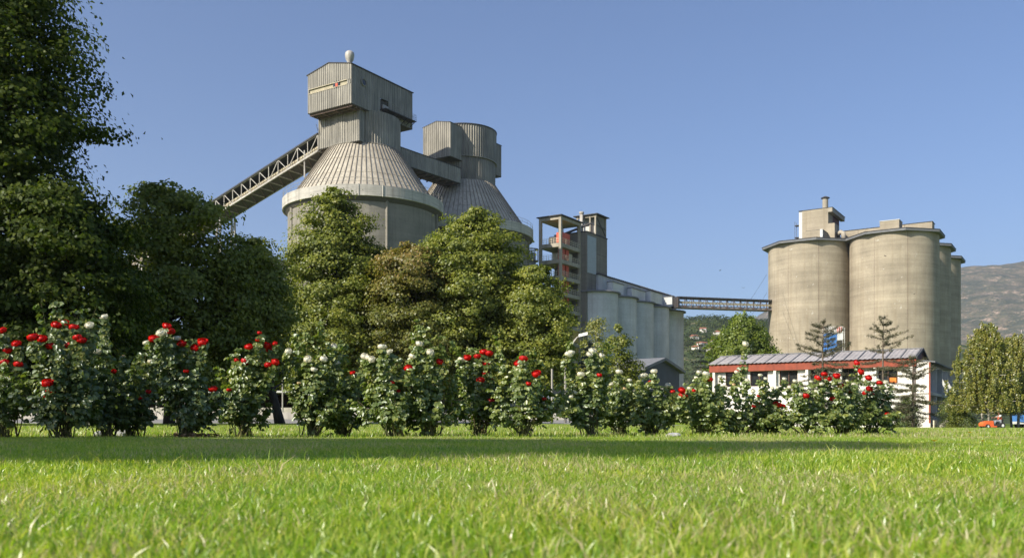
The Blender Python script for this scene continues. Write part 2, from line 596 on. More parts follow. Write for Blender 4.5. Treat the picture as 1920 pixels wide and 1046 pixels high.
def grassmat(name, cols, trans, dry):
    m, nt, out = new_mat(name)
    g = N(nt, 'ShaderNodeNewGeometry')
    tc = N(nt, 'ShaderNodeTexCoord')
    n = noise_at(nt, tc.outputs['Object'], (1, 1, 0), 1.1, 4, .6)
    k = len(cols)
    a = ramp(nt, g.outputs['Random Per Island'], [((i + .5) / k, c) for i, c in enumerate(cols)])
    c = mixc(nt, 1.0, a, ramp(nt, n, [(.3, (.72, .9, .8)), (.7, (1.3, 1.12, 1.0))]), 'MULTIPLY')
    # dry patch left of the middle: straw coloured blades
    sx = N(nt, 'ShaderNodeSeparateXYZ'); nt.links.new(tc.outputs['Object'], sx.inputs[0])
    n2 = noise_at(nt, tc.outputs['Object'], (1, .6, 0), .75, 3, .6)
    f = ramp(nt, n2, [(.42, 0.0), (.62, dry)])
    n3 = N(nt, 'ShaderNodeMath'); n3.operation = 'FRACT'
    mu = N(nt, 'ShaderNodeMath'); mu.operation = 'MULTIPLY'; mu.inputs[1].default_value = 37.3
    nt.links.new(g.outputs['Random Per Island'], mu.inputs[0]); nt.links.new(mu.outputs[0], n3.inputs[0])
    gt = N(nt, 'ShaderNodeMath'); gt.operation = 'LESS_THAN'
    nt.links.new(n3.outputs[0], gt.inputs[0]); nt.links.new(f, gt.inputs[1])
    c = mixc(nt, gt.outputs[0], c, (.52, .45, .25))
    df = N(nt, 'ShaderNodeBsdfDiffuse'); nt.links.new(c, df.inputs[0])
    tr = N(nt, 'ShaderNodeBsdfTranslucent')
    nt.links.new(mixc(nt, 1.0, c, (1.35, 1.45, .5), 'MULTIPLY'), tr.inputs[0])
    mx = N(nt, 'ShaderNodeMixShader'); mx.inputs[0].default_value = trans
    nt.links.new(df.outputs[0], mx.inputs[1]); nt.links.new(tr.outputs[0], mx.inputs[2])
    gl = N(nt, 'ShaderNodeBsdfGlossy'); gl.inputs['Roughness'].default_value = .35
    m2 = N(nt, 'ShaderNodeMixShader'); m2.inputs[0].default_value = .045
    nt.links.new(mx.outputs[0], m2.inputs[1]); nt.links.new(gl.outputs[0], m2.inputs[2])
    nt.links.new(m2.outputs[0], out.inputs[0])
    return m


gcols = [(.15, .28, .024), (.26, .39, .034), (.40, .50, .05), (.18, .31, .03), (.56, .57, .17)]
GM = grassmat('lawn blades', gcols, .5, .55)
x1, y1 = wedge(110000, .35, 2.6, .66)
x2, y2 = wedge(340000, 2.6, 9.5, .74)
h1 = rng.uniform(.016, .034, len(x1)) ; h2 = rng.uniform(.018, .038, len(x2))
tall = rng.random(len(x1)) < .02; h1[tall] *= 1.6
tall = rng.random(len(x2)) < .012; h2[tall] *= 2.0
w1 = rng.uniform(.0014, .0034, len(x1)); w2 = rng.uniform(.002, .0045, len(x2))
V = np.concatenate([blades(x1, y1, h1, w1, rng.uniform(.1, 1.1, len(x1))), blades(x2, y2, h2, w2, rng.uniform(.1, 1.0, len(x2)))])
gr = npmesh('lawn_grass', np.ascontiguousarray(V), [(0, 1, 3, 2), (2, 3, 5, 4)], GM)
tag(gr, 'short mown lawn grass in the foreground', None, None, 'stuff')
x3, y3 = wedge(340000, 9.5, 42, .82)
h3 = rng.uniform(.03, .06, len(x3)) * (1 + .5 * (y3 > 16)); w3 = rng.uniform(.006, .011, len(x3)) * (1 + y3 / 40)
x4, y4 = wedge(170000, 42, 100, .82)
kp = (x4 > 10)
x4, y4 = x4[kp], y4[kp]
h4 = rng.uniform(.05, .09, len(x4)); w4 = rng.uniform(.02, .04, len(x4))
V = np.concatenate([blades(x3, y3, h3, w3, rng.uniform(.1, .8, len(x3)), False), blades(x4, y4, h4, w4, rng.uniform(.1, .8, len(x4)), False)])
gr2 = npmesh('far_lawn_grass', V, [(0, 1, 2)], GM)
tag(gr2, 'lawn grass reaching back under the roses to the buildings', None, None, 'stuff')


# ------------------------------------------------------------------ the two big conical storage silos
def railing_ring(mb, R, z, h, n, r=.035, a0=0, a1=2 * PI, levels=2):
    for k in range(n):
        a = a0 + (a1 - a0) * k / n
        mb.tube([(R * math.cos(a), R * math.sin(a), z), (R * math.cos(a), R * math.sin(a), z + h)], r, 4, False)
    for l in range(levels):
        zz = z + h * (l + 1) / levels
        m = n * 2
        pts = [(R * math.cos(a0 + (a1 - a0) * k / m), R * math.sin(a0 + (a1 - a0) * k / m), zz) for k in range(m + 1)]
        mb.tube(pts, r * 1.2, 4, False)


def seam_cone(prof, nseam, h=.10):
    """cone sheeting with raised standing seams"""
    mb = MB()
    ang = []
    for k in range(nseam):
        a = 2 * PI * k / nseam
        d = 2 * PI / nseam * .055
        ang += [(a - d * 1.2, 0), (a - d, h), (a + d, h), (a + d * 1.2, 0)]
    m = len(ang)
    vs = [((r + o * .7) * math.cos(a), (r + o * .7) * math.sin(a), z + o * .7) for r, z in prof for a, o in ang]
    fs = [(i * m + k, i * m + (k + 1) % m, (i + 1) * m + (k + 1) % m, (i + 1) * m + k) for i in range(len(prof) - 1) for k in range(m)]
    return mb.add(vs, fs)


def big_silo(cx, cy, label, seam_seed):
    t = thing('storage_silo', label, 'silo', (cx, cy, 0), PLANT, 'conical roofed storage silos')
    w = MB().lathe([(14.0, 0), (14.0, 39.4)], 128)
    w.build('wall', M['conc_grey'], t, True)
    r = MB()
    for a in (-2.72, -1.52, -.55, -2.0, .4):          # upright ribs on the wall
        a -= 0
        r.bar((14.05 * math.cos(a), 14.05 * math.sin(a), 0), (14.05 * math.cos(a), 14.05 * math.sin(a), 39.4), .45, .45)
    r.build('pilaster', M['conc_grey'], t)
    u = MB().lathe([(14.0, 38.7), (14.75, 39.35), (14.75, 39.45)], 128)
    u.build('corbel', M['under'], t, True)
    b = MB().lathe([(14.5, 39.4), (15.0, 39.45), (15.0, 41.35), (13.2, 41.4)], 128)
    for a in (-.62, -.9, -1.95, -2.55, .4, 1.4, 2.4):
        b.bar((15.02 * math.cos(a), 15.02 * math.sin(a), 39.4), (15.02 * math.cos(a), 15.02 * math.sin(a), 41.42), .16, .16)
    b.build('rim_band', M['conc_rim'], t)
    cn = MB().lathe([(13.6, 41.3), (6.9, 51.0)], 144)
    cno = cn.build('cone_roof', M['cone'], t)
    sm_ = MB()
    for k in range(78):
        a = 2 * PI * k / 78
        sm_.bar((13.62 * math.cos(a), 13.62 * math.sin(a), 41.34), (6.92 * math.cos(a), 6.92 * math.sin(a), 51.04), .12, .18)
    sm_.build('standing_seam', M['seam'], cno)
    rg = MB()
    for k in (1, 2):
        rr = 13.6 - k * 2.2; zz = 41.3 + k * 3.2
        rg.tube([((rr + .03) * math.cos(q), (rr + .03) * math.sin(q), zz + .0) for q in np.linspace(0, 2 * PI, 73)], .03, 4, False)
    rg.build('cone_lap', M['cone'], t)
    rl = MB()
    railing_ring(rl, 14.85, 41.4, 1.15, 40, .03)
    rl.build('railing', M['steel_lt'], t)
    return t


C1 = (-27.95, 171.2)
C2 = (-10.4, 195.7)


def circ(R, a0, a1, n=40):
    return [(R * math.cos(a), R * math.sin(a), 0) for a in np.linspace(a0, a1, n)]


t1 = big_silo(C1[0], C1[1], 'nearer conical roofed concrete silo, with the largest corrugated box on top', 0)
# --- neck, lower box, head house of the near silo (local: x right-and-nearer, y away; near faces are y=min and x=max)
nk = MB().corr(circ(6.75, -PI / 2, PI * 1.5, 90), 50.6, 57.0, .52, .12)
nk.build('neck', M['cladding'], t1)
nr = MB().tube([(6.95 * math.cos(q), 6.95 * math.sin(q), 51.0) for q in np.linspace(0, 2 * PI, 65)], .12, 5, False)
nr.build('neck_ring', M['cladding'], t1)
lb = MB()
lb.corr([(-5.4, -6.5, 0), (4.6, -6.5, 0)], 51.0, 57.0, .52, .12)
lb.corr([(4.6, -6.5, 0), (4.6, 0, 0)], 51.0, 57.0, .52, .12)
lb.corr([(-5.4, 1, 0), (-5.4, -6.5, 0)], 51.0, 57.0, .52, .12)
lo = lb.build('lower_box', M['cladding'], t1)
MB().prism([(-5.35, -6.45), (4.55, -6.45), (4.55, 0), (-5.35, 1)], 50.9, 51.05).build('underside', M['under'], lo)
for z in (0,):
    bb = MB()
    for yy in (-5.8, -4.1, -2.4):
        bb.box(-5.2, 4.4, yy, yy + .25, 50.55, 50.89)
    bb.build('floor_beam', M['steel_rust'], lo)
X0, X1, Y0, Y1 = -5.3, 5.3, -9.3, 7.9
gab = lambda x, y: 63.7 + 1.15 * (1 - abs(x) / 5.3) * 1.0
hb = MB()
# near (left in the picture) face, cut round its window band
hb.corr([(X0, Y0, 0), (X1, Y0, 0)], 56.8, 60.35, .52, .12)
hb.corr([(X0, Y0, 0), (X1, Y0, 0)], 61.05, gab, .52, .12)
hb.corr([(X0, Y0, 0), (X0 + .4, Y0, 0)], 60.35, 61.05, .52, .12)
hb.corr([(X1 - .9, Y0, 0), (X1, Y0, 0)], 60.35, 61.05, .52, .12)
# right face with a doorway
hb.corr([(X1, Y0, 0), (X1, -1.4, 0)], 56.8, 63.7, .52, .12)
hb.corr([(X1, -1.4, 0), (X1, .8, 0)], 56.8, 58.0, .52, .12)
hb.corr([(X1, -1.4, 0), (X1, .8, 0)], 60.0, 63.7, .52, .12)
hb.corr([(X1, .8, 0), (X1, Y1, 0)], 56.8, 63.7, .52, .12)
hb.corr([(X1, Y1, 0), (X0, Y1, 0)], 56.8, gab, .52, .12)
hb.corr([(X0, Y1, 0), (X0, Y0, 0)], 56.8, 63.7, .52, .12)
head = hb.build('head_house', M['cladding'], t1)
ub = MB().box(X0 + .02, X1 - .02, Y0 + .02, Y1 - .02, 56.72, 56.86)
ub.build('underside', M['under'], head)
fb = MB()
for yy in (-8.9, -7.8, -6.8):
    fb.box(X0 + .1, X1 - .1, yy, yy + .22, 56.4, 56.71)
for xx in (-4.8, -2, 1, 4.2):
    fb.box(xx, xx + .2, -9.1, -6.7, 56.25, 56.39)
fb.build('floor_beam', M['steel_rust'], head)
rf = MB()
for sx in (-1, 1):
    a = (sx * 5.55, Y0 - .15, 63.72); b = (0, Y0 - .15, 64.95); c = (0, Y1 + .15, 64.95); d = (sx * 5.55, Y1 + .15, 63.72)
    up = [(p[0], p[1], p[2] + .14) for p in (a, b, c, d)]
    rf.add([a, b, c, d] + up, [(0, 1, 2, 3), (4, 7, 6, 5), (0, 4, 5, 1), (2, 6, 7, 3), (0, 3, 7, 4)])
rf.build('roof', M['roof_dark'], head)
wb = MB().box(X0 + .4, X1 - .9, Y0 + .12, Y0 + .3, 60.35, 61.05)
wb.build('window_band', simple('grimy cream band', (.38, .34, .24), .8), head)
tr = MB()
tr.box(X0 + .35, X1 - .85, Y0 - .12, Y0 - .02, 61.03, 61.15)
tr.box(X0 + .35, X1 - .85, Y0 - .12, Y0 - .02, 60.22, 60.36)
tr.build('window_frame', M['dirty_cream'], head)
MB().box(1.1, 2.6, Y0 - .1, Y0 + .1, 60.1, 61.3).build('open_window', M['glass'], head)
MB().box(1.75, 2.25, Y0 - .18, Y0 - .11, 60.3, 60.9).build('red_panel', M['red_paint'], head)
# round window on the right face
rw = MB()
cw, zw = -6.1, 61.4
ring = [(X1 + .2, cw + .62 * math.cos(q), zw + .62 * math.sin(q)) for q in np.linspace(0, 2 * PI, 25)]
rw.tube(ring, .13, 6, False)
rw.build('round_window', M['cladding_dk'], head)
MB().add([(X1 + .19, cw + .55 * math.cos(q), zw + .55 * math.sin(q)) for q in np.linspace(0, 2 * PI, 24, endpoint=False)], [tuple(range(24))]).build('round_pane', M['glass'], head)
MB().box(X1 - .5, X1 - .3, -1.4, .8, 58.0, 60.0).build('doorway', M['under'], head)
MB().box(X1 - .1, X1 + .16, -.9, .75, 58.3, 59.0).build('door_shutter', M['steel_lt'], head)
bc = MB()
bc.box(X1 + .1, X1 + 1.5, -1.6, 7.3, 57.75, 57.9)
for yy in np.arange(-1.4, 7.4, 1.2):
    bc.bar((X1 + .1, yy, 56.9), (X1 + 1.45, yy, 57.75), .1)
bc.build('balcony', M['steel_dk'], head)
bl = MB()
for yy in np.arange(-1.5, 7.4, .98):
    bl.tube([(X1 + 1.45, yy, 57.9), (X1 + 1.45, yy, 59.0)], .03, 4, False)
for zz in (58.25, 58.6, 59.0):
    bl.tube([(X1 + 1.45, -1.5, zz), (X1 + 1.45, 7.3, zz)], .03, 4, False)
    bl.tube([(X1 + .1, 7.3, zz), (X1 + 1.45, 7.3, zz)], .03, 4, False)
bl.build('balcony_rail', M['cladding'], head)
vt = MB().lathe([(.45, 63.9), (.45, 64.7), (.7, 65.1), (.85, 65.8), (.8, 66.3), (.5, 66.6), (.05, 66.65)], 20, 3.9, Y0 + 1.2)
vt.build('roof_vent', M['steel_lt'], head, True)
ms = MB().tube([(-4.9, -6.9, 53.5), (-5.55, -6.9, 55.6)], .05, 5)
ms.build('mast', M['steel_dk'], t1)
cpost = MB()
cpost.tube([(-9.5, -6.0, 46.5), (-9.5, -6.0, 51.6)], .16, 6)
cpost.build('support_post', M['steel_lt'], t1)

t2 = big_silo(C2[0], C2[1], 'farther conical roofed concrete silo, with the round corrugated turret on top', 1)
nk = MB().corr(circ(6.7, -PI / 2, PI * 1.5, 90), 50.8, 55.8, .52, .12)
nk.build('neck', M['cladding_dk'], t2)
nk = MB().corr(circ(6.95, -PI / 2, PI * 1.5, 90), 55.8, 62.4, .52, .12)
tu = nk.build('turret', M['cladding_dk'], t2)
MB().lathe([(6.9, 55.7), (7.12, 55.75), (7.12, 55.9), (6.9, 55.95)], 64).build('turret_ring', M['cladding'], tu)
MB().lathe([(7.15, 62.4), (7.15, 62.6), (0.05, 63.2)], 64).build('turret_roof', M['roof_dark'], tu)
bx = MB()
x0, x1_, y0, y1_ = -3.6 + .6, 3.6, -9.8, 9.2
x0 = -3.4
gb2 = lambda x, y: 61.7 + .7 * (1 - abs(x - .1) / 3.5)
bx.corr([(x0, y0, 0), (x1_, y0, 0)], 54.8, gb2, .52, .12)
bx.corr([(x1_, y0, 0), (x1_, y1_, 0)], 54.8, 61.7, .52, .12)
bx.corr([(x1_, y1_, 0), (x0, y1_, 0)], 54.8, gb2, .52, .12)
bx.corr([(x0, y1_, 0), (x0, y0, 0)], 54.8, 61.7, .52, .12)
h2_ = bx.build('head_house', M['cladding'], t2)
MB().box(x0, x1_, y0, y1_, 54.7, 54.82).build('underside', M['under'], h2_)
rf = MB()
for sx, xe in ((-1, x0 - .15), (1, x1_ + .15)):
    a = (xe, y0 - .12, 61.66); b = (.1, y0 - .12, 62.42); c = (.1, y1_ + .12, 62.42); d = (xe, y1_ + .12, 61.66)
    up = [(p[0], p[1], p[2] + .1) for p in (a, b, c, d)]
    rf.add([a, b, c, d] + up, [(0, 1, 2, 3), (4, 7, 6, 5), (0, 4, 5, 1), (2, 6, 7, 3), (0, 3, 7, 4)])
rf.build('roof', M['roof_dark'], h2_)
# --- gallery between the two silos
gt = thing('link_gallery', 'corrugated enclosed gallery joining the two conical silos', 'gallery', (C1[0], C1[1], 0), PLANT)
g = MB()
ga, gb = (5.2, 4.0), (6.4, 22.3)
g.corr([(ga[0], ga[1], 0), (gb[0], gb[1], 0)], 49.4, 52.4, .62, .13)
g.corr([(gb[0], gb[1], 0), (gb[0] - 4.2, gb[1] + .3, 0)], 49.4, 52.4, .62, .13)
g.corr([(gb[0] - 4.2, gb[1] + .3, 0), (ga[0] - 4.2, ga[1] + .3, 0)], 49.4, 52.4, .62, .13)
g.build('cladding', M['cladding'], gt)
poly = [(ga[0] + .15, ga[1]), (gb[0] + .15, gb[1] + .1), (gb[0] - 4.35, gb[1] + .4), (ga[0] - 4.35, ga[1] + .3)]
MB().prism(poly, 52.4, 52.56).build('roof', M['roof_dark'], gt)
poly = [(ga[0] - .1, ga[1]), (gb[0] - .1, gb[1]), (gb[0] - 4.1, gb[1] + .3), (ga[0] - 4.1, ga[1] + .3)]
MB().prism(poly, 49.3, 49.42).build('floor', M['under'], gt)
g = MB()
for k in range(9):
    f = k / 9; xx = ga[0] + (gb[0] - ga[0]) * f; yy = ga[1] + (gb[1] - ga[1]) * f
    f2 = (k + 1) / 9; xx2 = ga[0] + (gb[0] - ga[0]) * f2; yy2 = ga[1] + (gb[1] - ga[1]) * f2
    g.bar((xx - .2, yy, 49.15), (xx - 4.0, yy + .3, 49.15), .18)
    g.bar((xx - .2, yy, 49.0), (xx2 - 4.0, yy2 + .3, 49.0), .12)
g.build('floor_beam', M['steel_rust'], gt)

# --- inclined conveyor on the left
ct = thing('conveyor_bridge', 'long inclined covered conveyor with white lattice side climbing to the nearer conical silo', 'conveyor', (C1[0], C1[1], 0), PLANT)
LX = np.linspace(-5.4, -78, 26)


def ctop(x): return 53.75 + (x + 5.4) * .232


def cy0(x): return -6.6 - (x + 5.4) * .085       # near edge


W_ = 4.0
rf = MB()
for a, b in zip(LX[:-1], LX[1:]):
    va = [(a, cy0(a) - .25, ctop(a)), (a, cy0(a) + W_ + .25, ctop(a)), (b, cy0(b) + W_ + .25, ctop(b)), (b, cy0(b) - .25, ctop(b))]
    up = [(p[0], p[1], p[2] + .28) for p in va]
    rf.add(va + up, [(0, 1, 2, 3), (4, 7, 6, 5), (0, 3, 7, 4), (1, 5, 6, 2)])
rf.build('roof', M['roof_dark'], ct)
fl = MB()
for a, b in zip(LX[:-1], LX[1:]):
    va = [(a, cy0(a), ctop(a) - 3.0), (a, cy0(a) + W_, ctop(a) - 3.0), (b, cy0(b) + W_, ctop(b) - 3.0), (b, cy0(b), ctop(b) - 3.0)]
    up = [(p[0], p[1], p[2] + .15) for p in va]
    fl.add(va + up, [(0, 1, 2, 3), (4, 7, 6, 5), (0, 3, 7, 4), (1, 5, 6, 2)])
fl.build('floor', M['under'], ct)
bw = MB()    # far side wall and the low belt wall inside
for a, b in zip(LX[:-1], LX[1:]):
    for off, zb, zt in ((W_ - .05, -2.85, 0.0),):
        bw.add([(a, cy0(a) + off, ctop(a) + zb), (b, cy0(b) + off, ctop(b) + zb), (b, cy0(b) + off, ctop(b) + zt), (a, cy0(a) + off, ctop(a) + zt)], [(0, 1, 2, 3)])
bw.build('back_wall', M['steel_dk'], ct)
bw = MB()
for a, b in zip(LX[:-1], LX[1:]):
    for k in range(3):
        zb = -2.75 + k * .45
        bw.add([(a, cy0(a) + .9, ctop(a) + zb), (b, cy0(b) + .9, ctop(b) + zb), (b, cy0(b) + .9, ctop(b) + zb + .33), (a, cy0(a) + .9, ctop(a) + zb + .33)], [(0, 1, 2, 3)])
bw.build('belt_guard', M['dirty_cream'], ct)
tr = MB()
nn = len(LX)
for i in range(nn):
    x = LX[i]
    tr.bar((x, cy0(x), ctop(x) - 3), (x, cy0(x), ctop(x)), .13)
    tr.bar((x, cy0(x) + .1, ctop(x) - 3.08), (x, cy0(x) + W_, ctop(x) - 3.08), .2)
    if i < nn - 1:
        x2 = LX[i + 1]
        tr.bar((x, cy0(x), ctop(x)), (x2, cy0(x2), ctop(x2)), .2)
        tr.bar((x, cy0(x), ctop(x) - 3), (x2, cy0(x2), ctop(x2) - 3), .26, .3)
        tr.bar((x, cy0(x) + W_, ctop(x) - 3.1), (x2, cy0(x2) + W_, ctop(x2) - 3.1), .2)
        if i < 6:
            tr.bar((x, cy0(x), ctop(x) - 3), (x2, cy0(x2), ctop(x2)), .13) if i % 2 else tr.bar((x, cy0(x), ctop(x)), (x2, cy0(x2), ctop(x2) - 3), .13)
        else:
            tr.bar((x, cy0(x), ctop(x) - 3), (x2, cy0(x2), ctop(x2)), .13)
tr.build('truss', M['steel_lt'], ct)
tr = MB()
for i in range(nn - 1):
    x, x2 = LX[i], LX[i + 1]
    tr.bar((x, cy0(x), ctop(x) - 3.2), (x2, cy0(x2) + W_, ctop(x2) - 3.2), .13)
for i in range(nn * 2 - 2):
    x = LX[0] + (LX[-1] - LX[0]) * i / (nn * 2 - 2)
    tr.bar((x, cy0(x) + .45, ctop(x) - 2.9), (x, cy0(x) + .45, ctop(x) - 1.8), .06)
tr.build('floor_bracing', M['steel_rust'], ct)
tr = MB()
for i in range(nn - 1):
    x, x2 = LX[i], LX[i + 1]
    tr.tube([(x, cy0(x) + .45, ctop(x) - 1.8), (x2, cy0(x2) + .45, ctop(x2) - 1.8)], .04, 4, False)
tr.build('handrail', M['dirty_cream'], ct)
for xx in (-36.5, -66):
    for off in (.1, W_ - .1):
        lg = MB()
        zt = ctop(xx) - 3.1
        for o in (-.9, .9):
            lg.bar((xx + o * 1.6, cy0(xx) + off, 0), (xx + o * .5, cy0(xx) + off, zt), .3)
        for q in range(8):
            z0_ = zt * q / 8; z1q = zt * (q + 1) / 8
            w0 = .9 * (1.6 - 1.1 * q / 8); w1q = .9 * (1.6 - 1.1 * (q + 1) / 8)
            lg.bar((xx - w0, cy0(xx) + off, z0_), (xx + w1q, cy0(xx) + off, z1q), .12)
        lg.build('leg', M['steel_lt'], ct)

# ------------------------------------------------------------------ open concrete stair and equipment tower
FX, FY = 10.8, 200.0
tt = thing('equipment_tower', 'open concrete frame tower with yellow railings and red ducts', 'tower', (FX, FY, 0), PLANT)
# local: front corner at (0,0); left face runs to x=-5.7 ; right face runs to y=9.4
wx, wy = -5.7, 9.4
cm = MB()
for (xx, yy) in ((-.3, .3), (wx + .3, .3), (-.3, wy - .3), (wx + .3, wy - .3)):
    cm.box(xx - .3, xx + .3, yy - .3, yy + .3, 0, 46.0)
cm.build('column', M['conc_frame'], tt)
levels = [40.0 - 3.62 * i for i in range(11)]
sl = MB()
for z in levels:
    sl.box(wx + .02, -.02, .02, wy - .02, z - .85, z)
sl.build('floor_slab', M['conc_frame'], tt)
MB().box(wx + .05, -.05, .05, wy - .05, 45.2, 45.9).build('roof_beam', M['conc_frame'], tt)
MB().box(wx - .4, .4, -.4, wy + .4, 45.95, 46.15).build('roof', M['roof_dark'], tt)
rr = MB()
for z in levels[:6]:
    for s in range(8):
        xx = wx + .6 + (abs(wx) - 1.2) * s / 7
        rr.bar((xx, .1, z), (xx, .1, z + 1.15), .07)
    for s in range(10):
        yy = .6 + (wy - 1.2) * s / 9
        rr.bar((-.1, yy, z), (-.1, yy, z + 1.15), .07)
    for zz in (.4, .8, 1.15):
        rr.bar((wx + .6, .1, z + zz), (-.6, .1, z + zz), .05)
        rr.bar((-.1, .6, z + zz), (-.1, wy - .6, z + zz), .05)
rr.build('railing', M['cream'], tt)
rd = MB()
rd.box(-1.9, -.5, 1.3, 5.0, 40.0, 42.6)
rd.build('red_cabinet', M['red_paint'], tt)
rd = MB()
rd.box(-1.9, -.9, 2.0, 3.3, 14, 39.1)
rd.box(-1.9, -.9, 4.0, 5.2, 14, 39.1)
rd.build('red_duct', M['red_paint'], tt)
st = MB()
for z in levels[1:5]:
    st.bar((wx + 1.2, 4.5, z), (-2.2, 4.5, z + 3.6), 1.0, .2)
st.build('stair', M['steel_dk'], tt)
MB().box(wx + .6, wx + 3.3, 3.5, 7.5, 40, 42.3).build('cream_housing', M['cream'], tt)
MB().box(wx + 1.4, wx + 4.4, 3.5, 7.5, 36.4, 38.6).build('cream_screen', M['cream'], tt)
pn = MB()
for z0_ in (22, 18.2):
    pn.box(-.35, -.2, .9, wy - .9, z0_ + .05 - 3.6, z0_ - .9)
pn.build('yellow_panel', M['yellow_paint'], tt)
MB().box(wx + .8, -2.2, 5.6, wy - .8, 0, 39.0).build('core_wall', M['conc_dark'], tt)

# the solid block behind it
BX, BY = .0824 * 207, 207.0
bt = thing('plant_block', 'tall weathered concrete block with a roof penthouse behind the open tower', 'building', (BX, BY, 0), PLANT)
MB().box(-8.5, 0, 0, 10.3, 0, 43.8).build('wall', M['conc_dark'], bt)
MB().box(-8.6, .12, -.12, 10.42, 43.8, 44.0).build('parapet', M['roof_dark'], bt)
MB().box(-.1, .06, .3, 4.6, 34.6, 43.1).build('pale_panel', simple('blue grey panel', (.33, .38, .42), .6, var=.06), bt)
for z in (39.5, 35.3, 31.1):
    MB().box(-.05, .03, 5.0, 10.2, z - .04, z + .04).build('lift_joint', M['steel_dk'], bt)
ph = MB()
for (xx, yy) in ((-.3, 4.9), (-.3, 10.0), (-5.0, 4.9), (-5.0, 10.0), (-1.7, 4.9)):
    ph.box(xx - .17, xx + .17, yy - .17, yy + .17, 44.0, 48.7)
ph.box(-5.2, 0, 9.6, 9.9, 44, 48.6)
ph.box(-5.3, 0, 4.8, 5.1, 48.2, 48.65)
pho = ph.build('penthouse_frame', M['conc_frame'], bt)
MB().box(-.42, -.3, 5.1, 9.8, 44.0, 48.6).build('penthouse_wall', M['conc_dark'], bt)
MB().box(-4.7, -.6, 7.0, 7.2, 44.0, 48.6).build('inner_wall', simple('pale panel', (.6, .6, .58), .6), bt)
MB().box(-5.9, .5, 4.3, 10.6, 48.7, 48.9).build('penthouse_roof', M['roof_dark'], bt)
pp = MB()
pp.tube([(-3.6, 4.2, 43.9), (-3.6, 4.2, 49.2)], .42, 14)
pp.lathe([(.42, 49.0), (.6, 49.2), (.55, 49.6), (.05, 49.7)], 14, -3.6, 4.2)
pp.build('exhaust_pipe', M['steel_lt'], bt, True)
pp = MB()
pp.tube([(-1.2, 5.2, 43.9), (-1.2, 5.2, 46.3), (-1.5, 5.0, 46.8), (-8.2, 1.6, 44.0)], .28, 10)
pp.bar((-.15, 5.1, 48.4), (-.15, 9.8, 44.4), .12)
pp.bar((-.15, 5.1, 46.4), (-.15, 9.8, 46.0), .12)
pp.build('duct', M['steel_dk'], bt)
MB().tube([(-9.2, 5, 43.9), (-9.2, 5, 47.0)], .3, 8).build('flue', M['steel_lt'], bt)

# ------------------------------------------------------------------ row of five small silos
AX, AY, DS, RS, HS = 19.6, 212.0, 10.5, 5.2, 30.2
Ux, Uy = .525, .851
sm_lab = ['first and widest looking of the five cool grey silos, beside the concrete tower',
          'second of the five cool grey silos counted from the concrete tower',
          'middle one of the five cool grey silos in the shaded row',
          'fourth of the five cool grey silos, next to the last one',
          'last and smallest looking of the five cool grey silos, under the bridge end']
s0 = thing('cement_silo', sm_lab[0], 'silo', (AX, AY, 0), PLANT, 'row of five grey cement silos')
MB().lathe([(RS, 0), (RS, HS)], 72).build('wall', M['conc_blue'], s0, True)
rfm = MB().lathe([(RS + .03, HS - .12), (RS + .62, HS - .05), (RS + .62, HS + .16), (RS + .5, HS + .3), (.05, HS + .9)], 72)
rfm.build('roof', M['roof_slate'], s0)
for i in range(1, 5):
    dup(s0, (AX + Ux * DS * i, AY + Uy * DS * i, 0), PLANT + .9 * i, 1.0, sm_lab[i])

gt2 = thing('silo_top_gallery', 'long pale grey gallery running over the roofs of the five grey silos', 'gallery', (AX, AY, 0), PLANT)
g = MB()
gy0, gy1 = -1.0, 45.5
for k in range(12):
    a = gy0 + (gy1 - gy0) * k / 12; b = gy0 + (gy1 - gy0) * (k + 1) / 12
    o = .03 * (k % 2)
    g.box(-3.0 + o, 1.2 - o, a, b - .02, 31.2, 34.6)
g.build('cladding', simple('pale blue grey sheet', (.40, .42, .45), .6, .1, .12, .6), gt2)
MB().box(-3.25, 1.4, gy0 - .2, gy1 + .2, 34.62, 34.78).build('roof', M['roof_dark'], gt2)
rb = MB()
for k in range(46):
    yy = gy0 + k
    rb.box(-3.3, 1.45, yy, yy + .16, 34.78, 34.95)
rb.build('roof_rib', M['steel_dk'], gt2)
for xe, ya, yb, zz in ((2.6, 3.5, 9.5, 33.4), (2.4, 14.5, 22.5, 33.3), (3.4, 23.5, 31.0, 33.6), (4.6, 34.5, 37.5, 33.4)):
    g = MB().box(1.2, xe, ya, yb, 30.9, zz).build('side_box', M['white_shade'], gt2)
    MB().box(1.15, xe + .15, ya - .1, yb + .1, zz, zz + .15).build('roof', M['roof_slate'], g)

# --- lattice bridge to the beige silos
p0 = Vector((.1795 * 238, 238, 0)); p1 = Vector((71.0, 249.5, 0))
bd = thing('belt_bridge', 'dark roofed lattice belt bridge between the grey silos and the beige silos', 'bridge', p0, math.atan2(p1.y - p0.y, p1.x - p0.x))
BL = (p1 - p0).length
zt0, zt1 = 32.9, 33.5
zb = -2.5
NB = 14
ztop = lambda s: zt0 + (zt1 - zt0) * s / BL
m_ = MB()
m_.add([(0, -1.5, zt0), (BL, -1.5, zt1), (BL, 1.5, zt1), (0, 1.5, zt0), (0, -1.5, zt0 + .35), (BL, -1.5, zt1 + .35), (BL, 1.5, zt1 + .35), (0, 1.5, zt0 + .35)],
       [(0, 3, 2, 1), (4, 5, 6, 7), (0, 1, 5, 4), (1, 2, 6, 5), (2, 3, 7, 6), (3, 0, 4, 7)])
m_.build('roof', M['roof_dark'], bd)
m_ = MB()
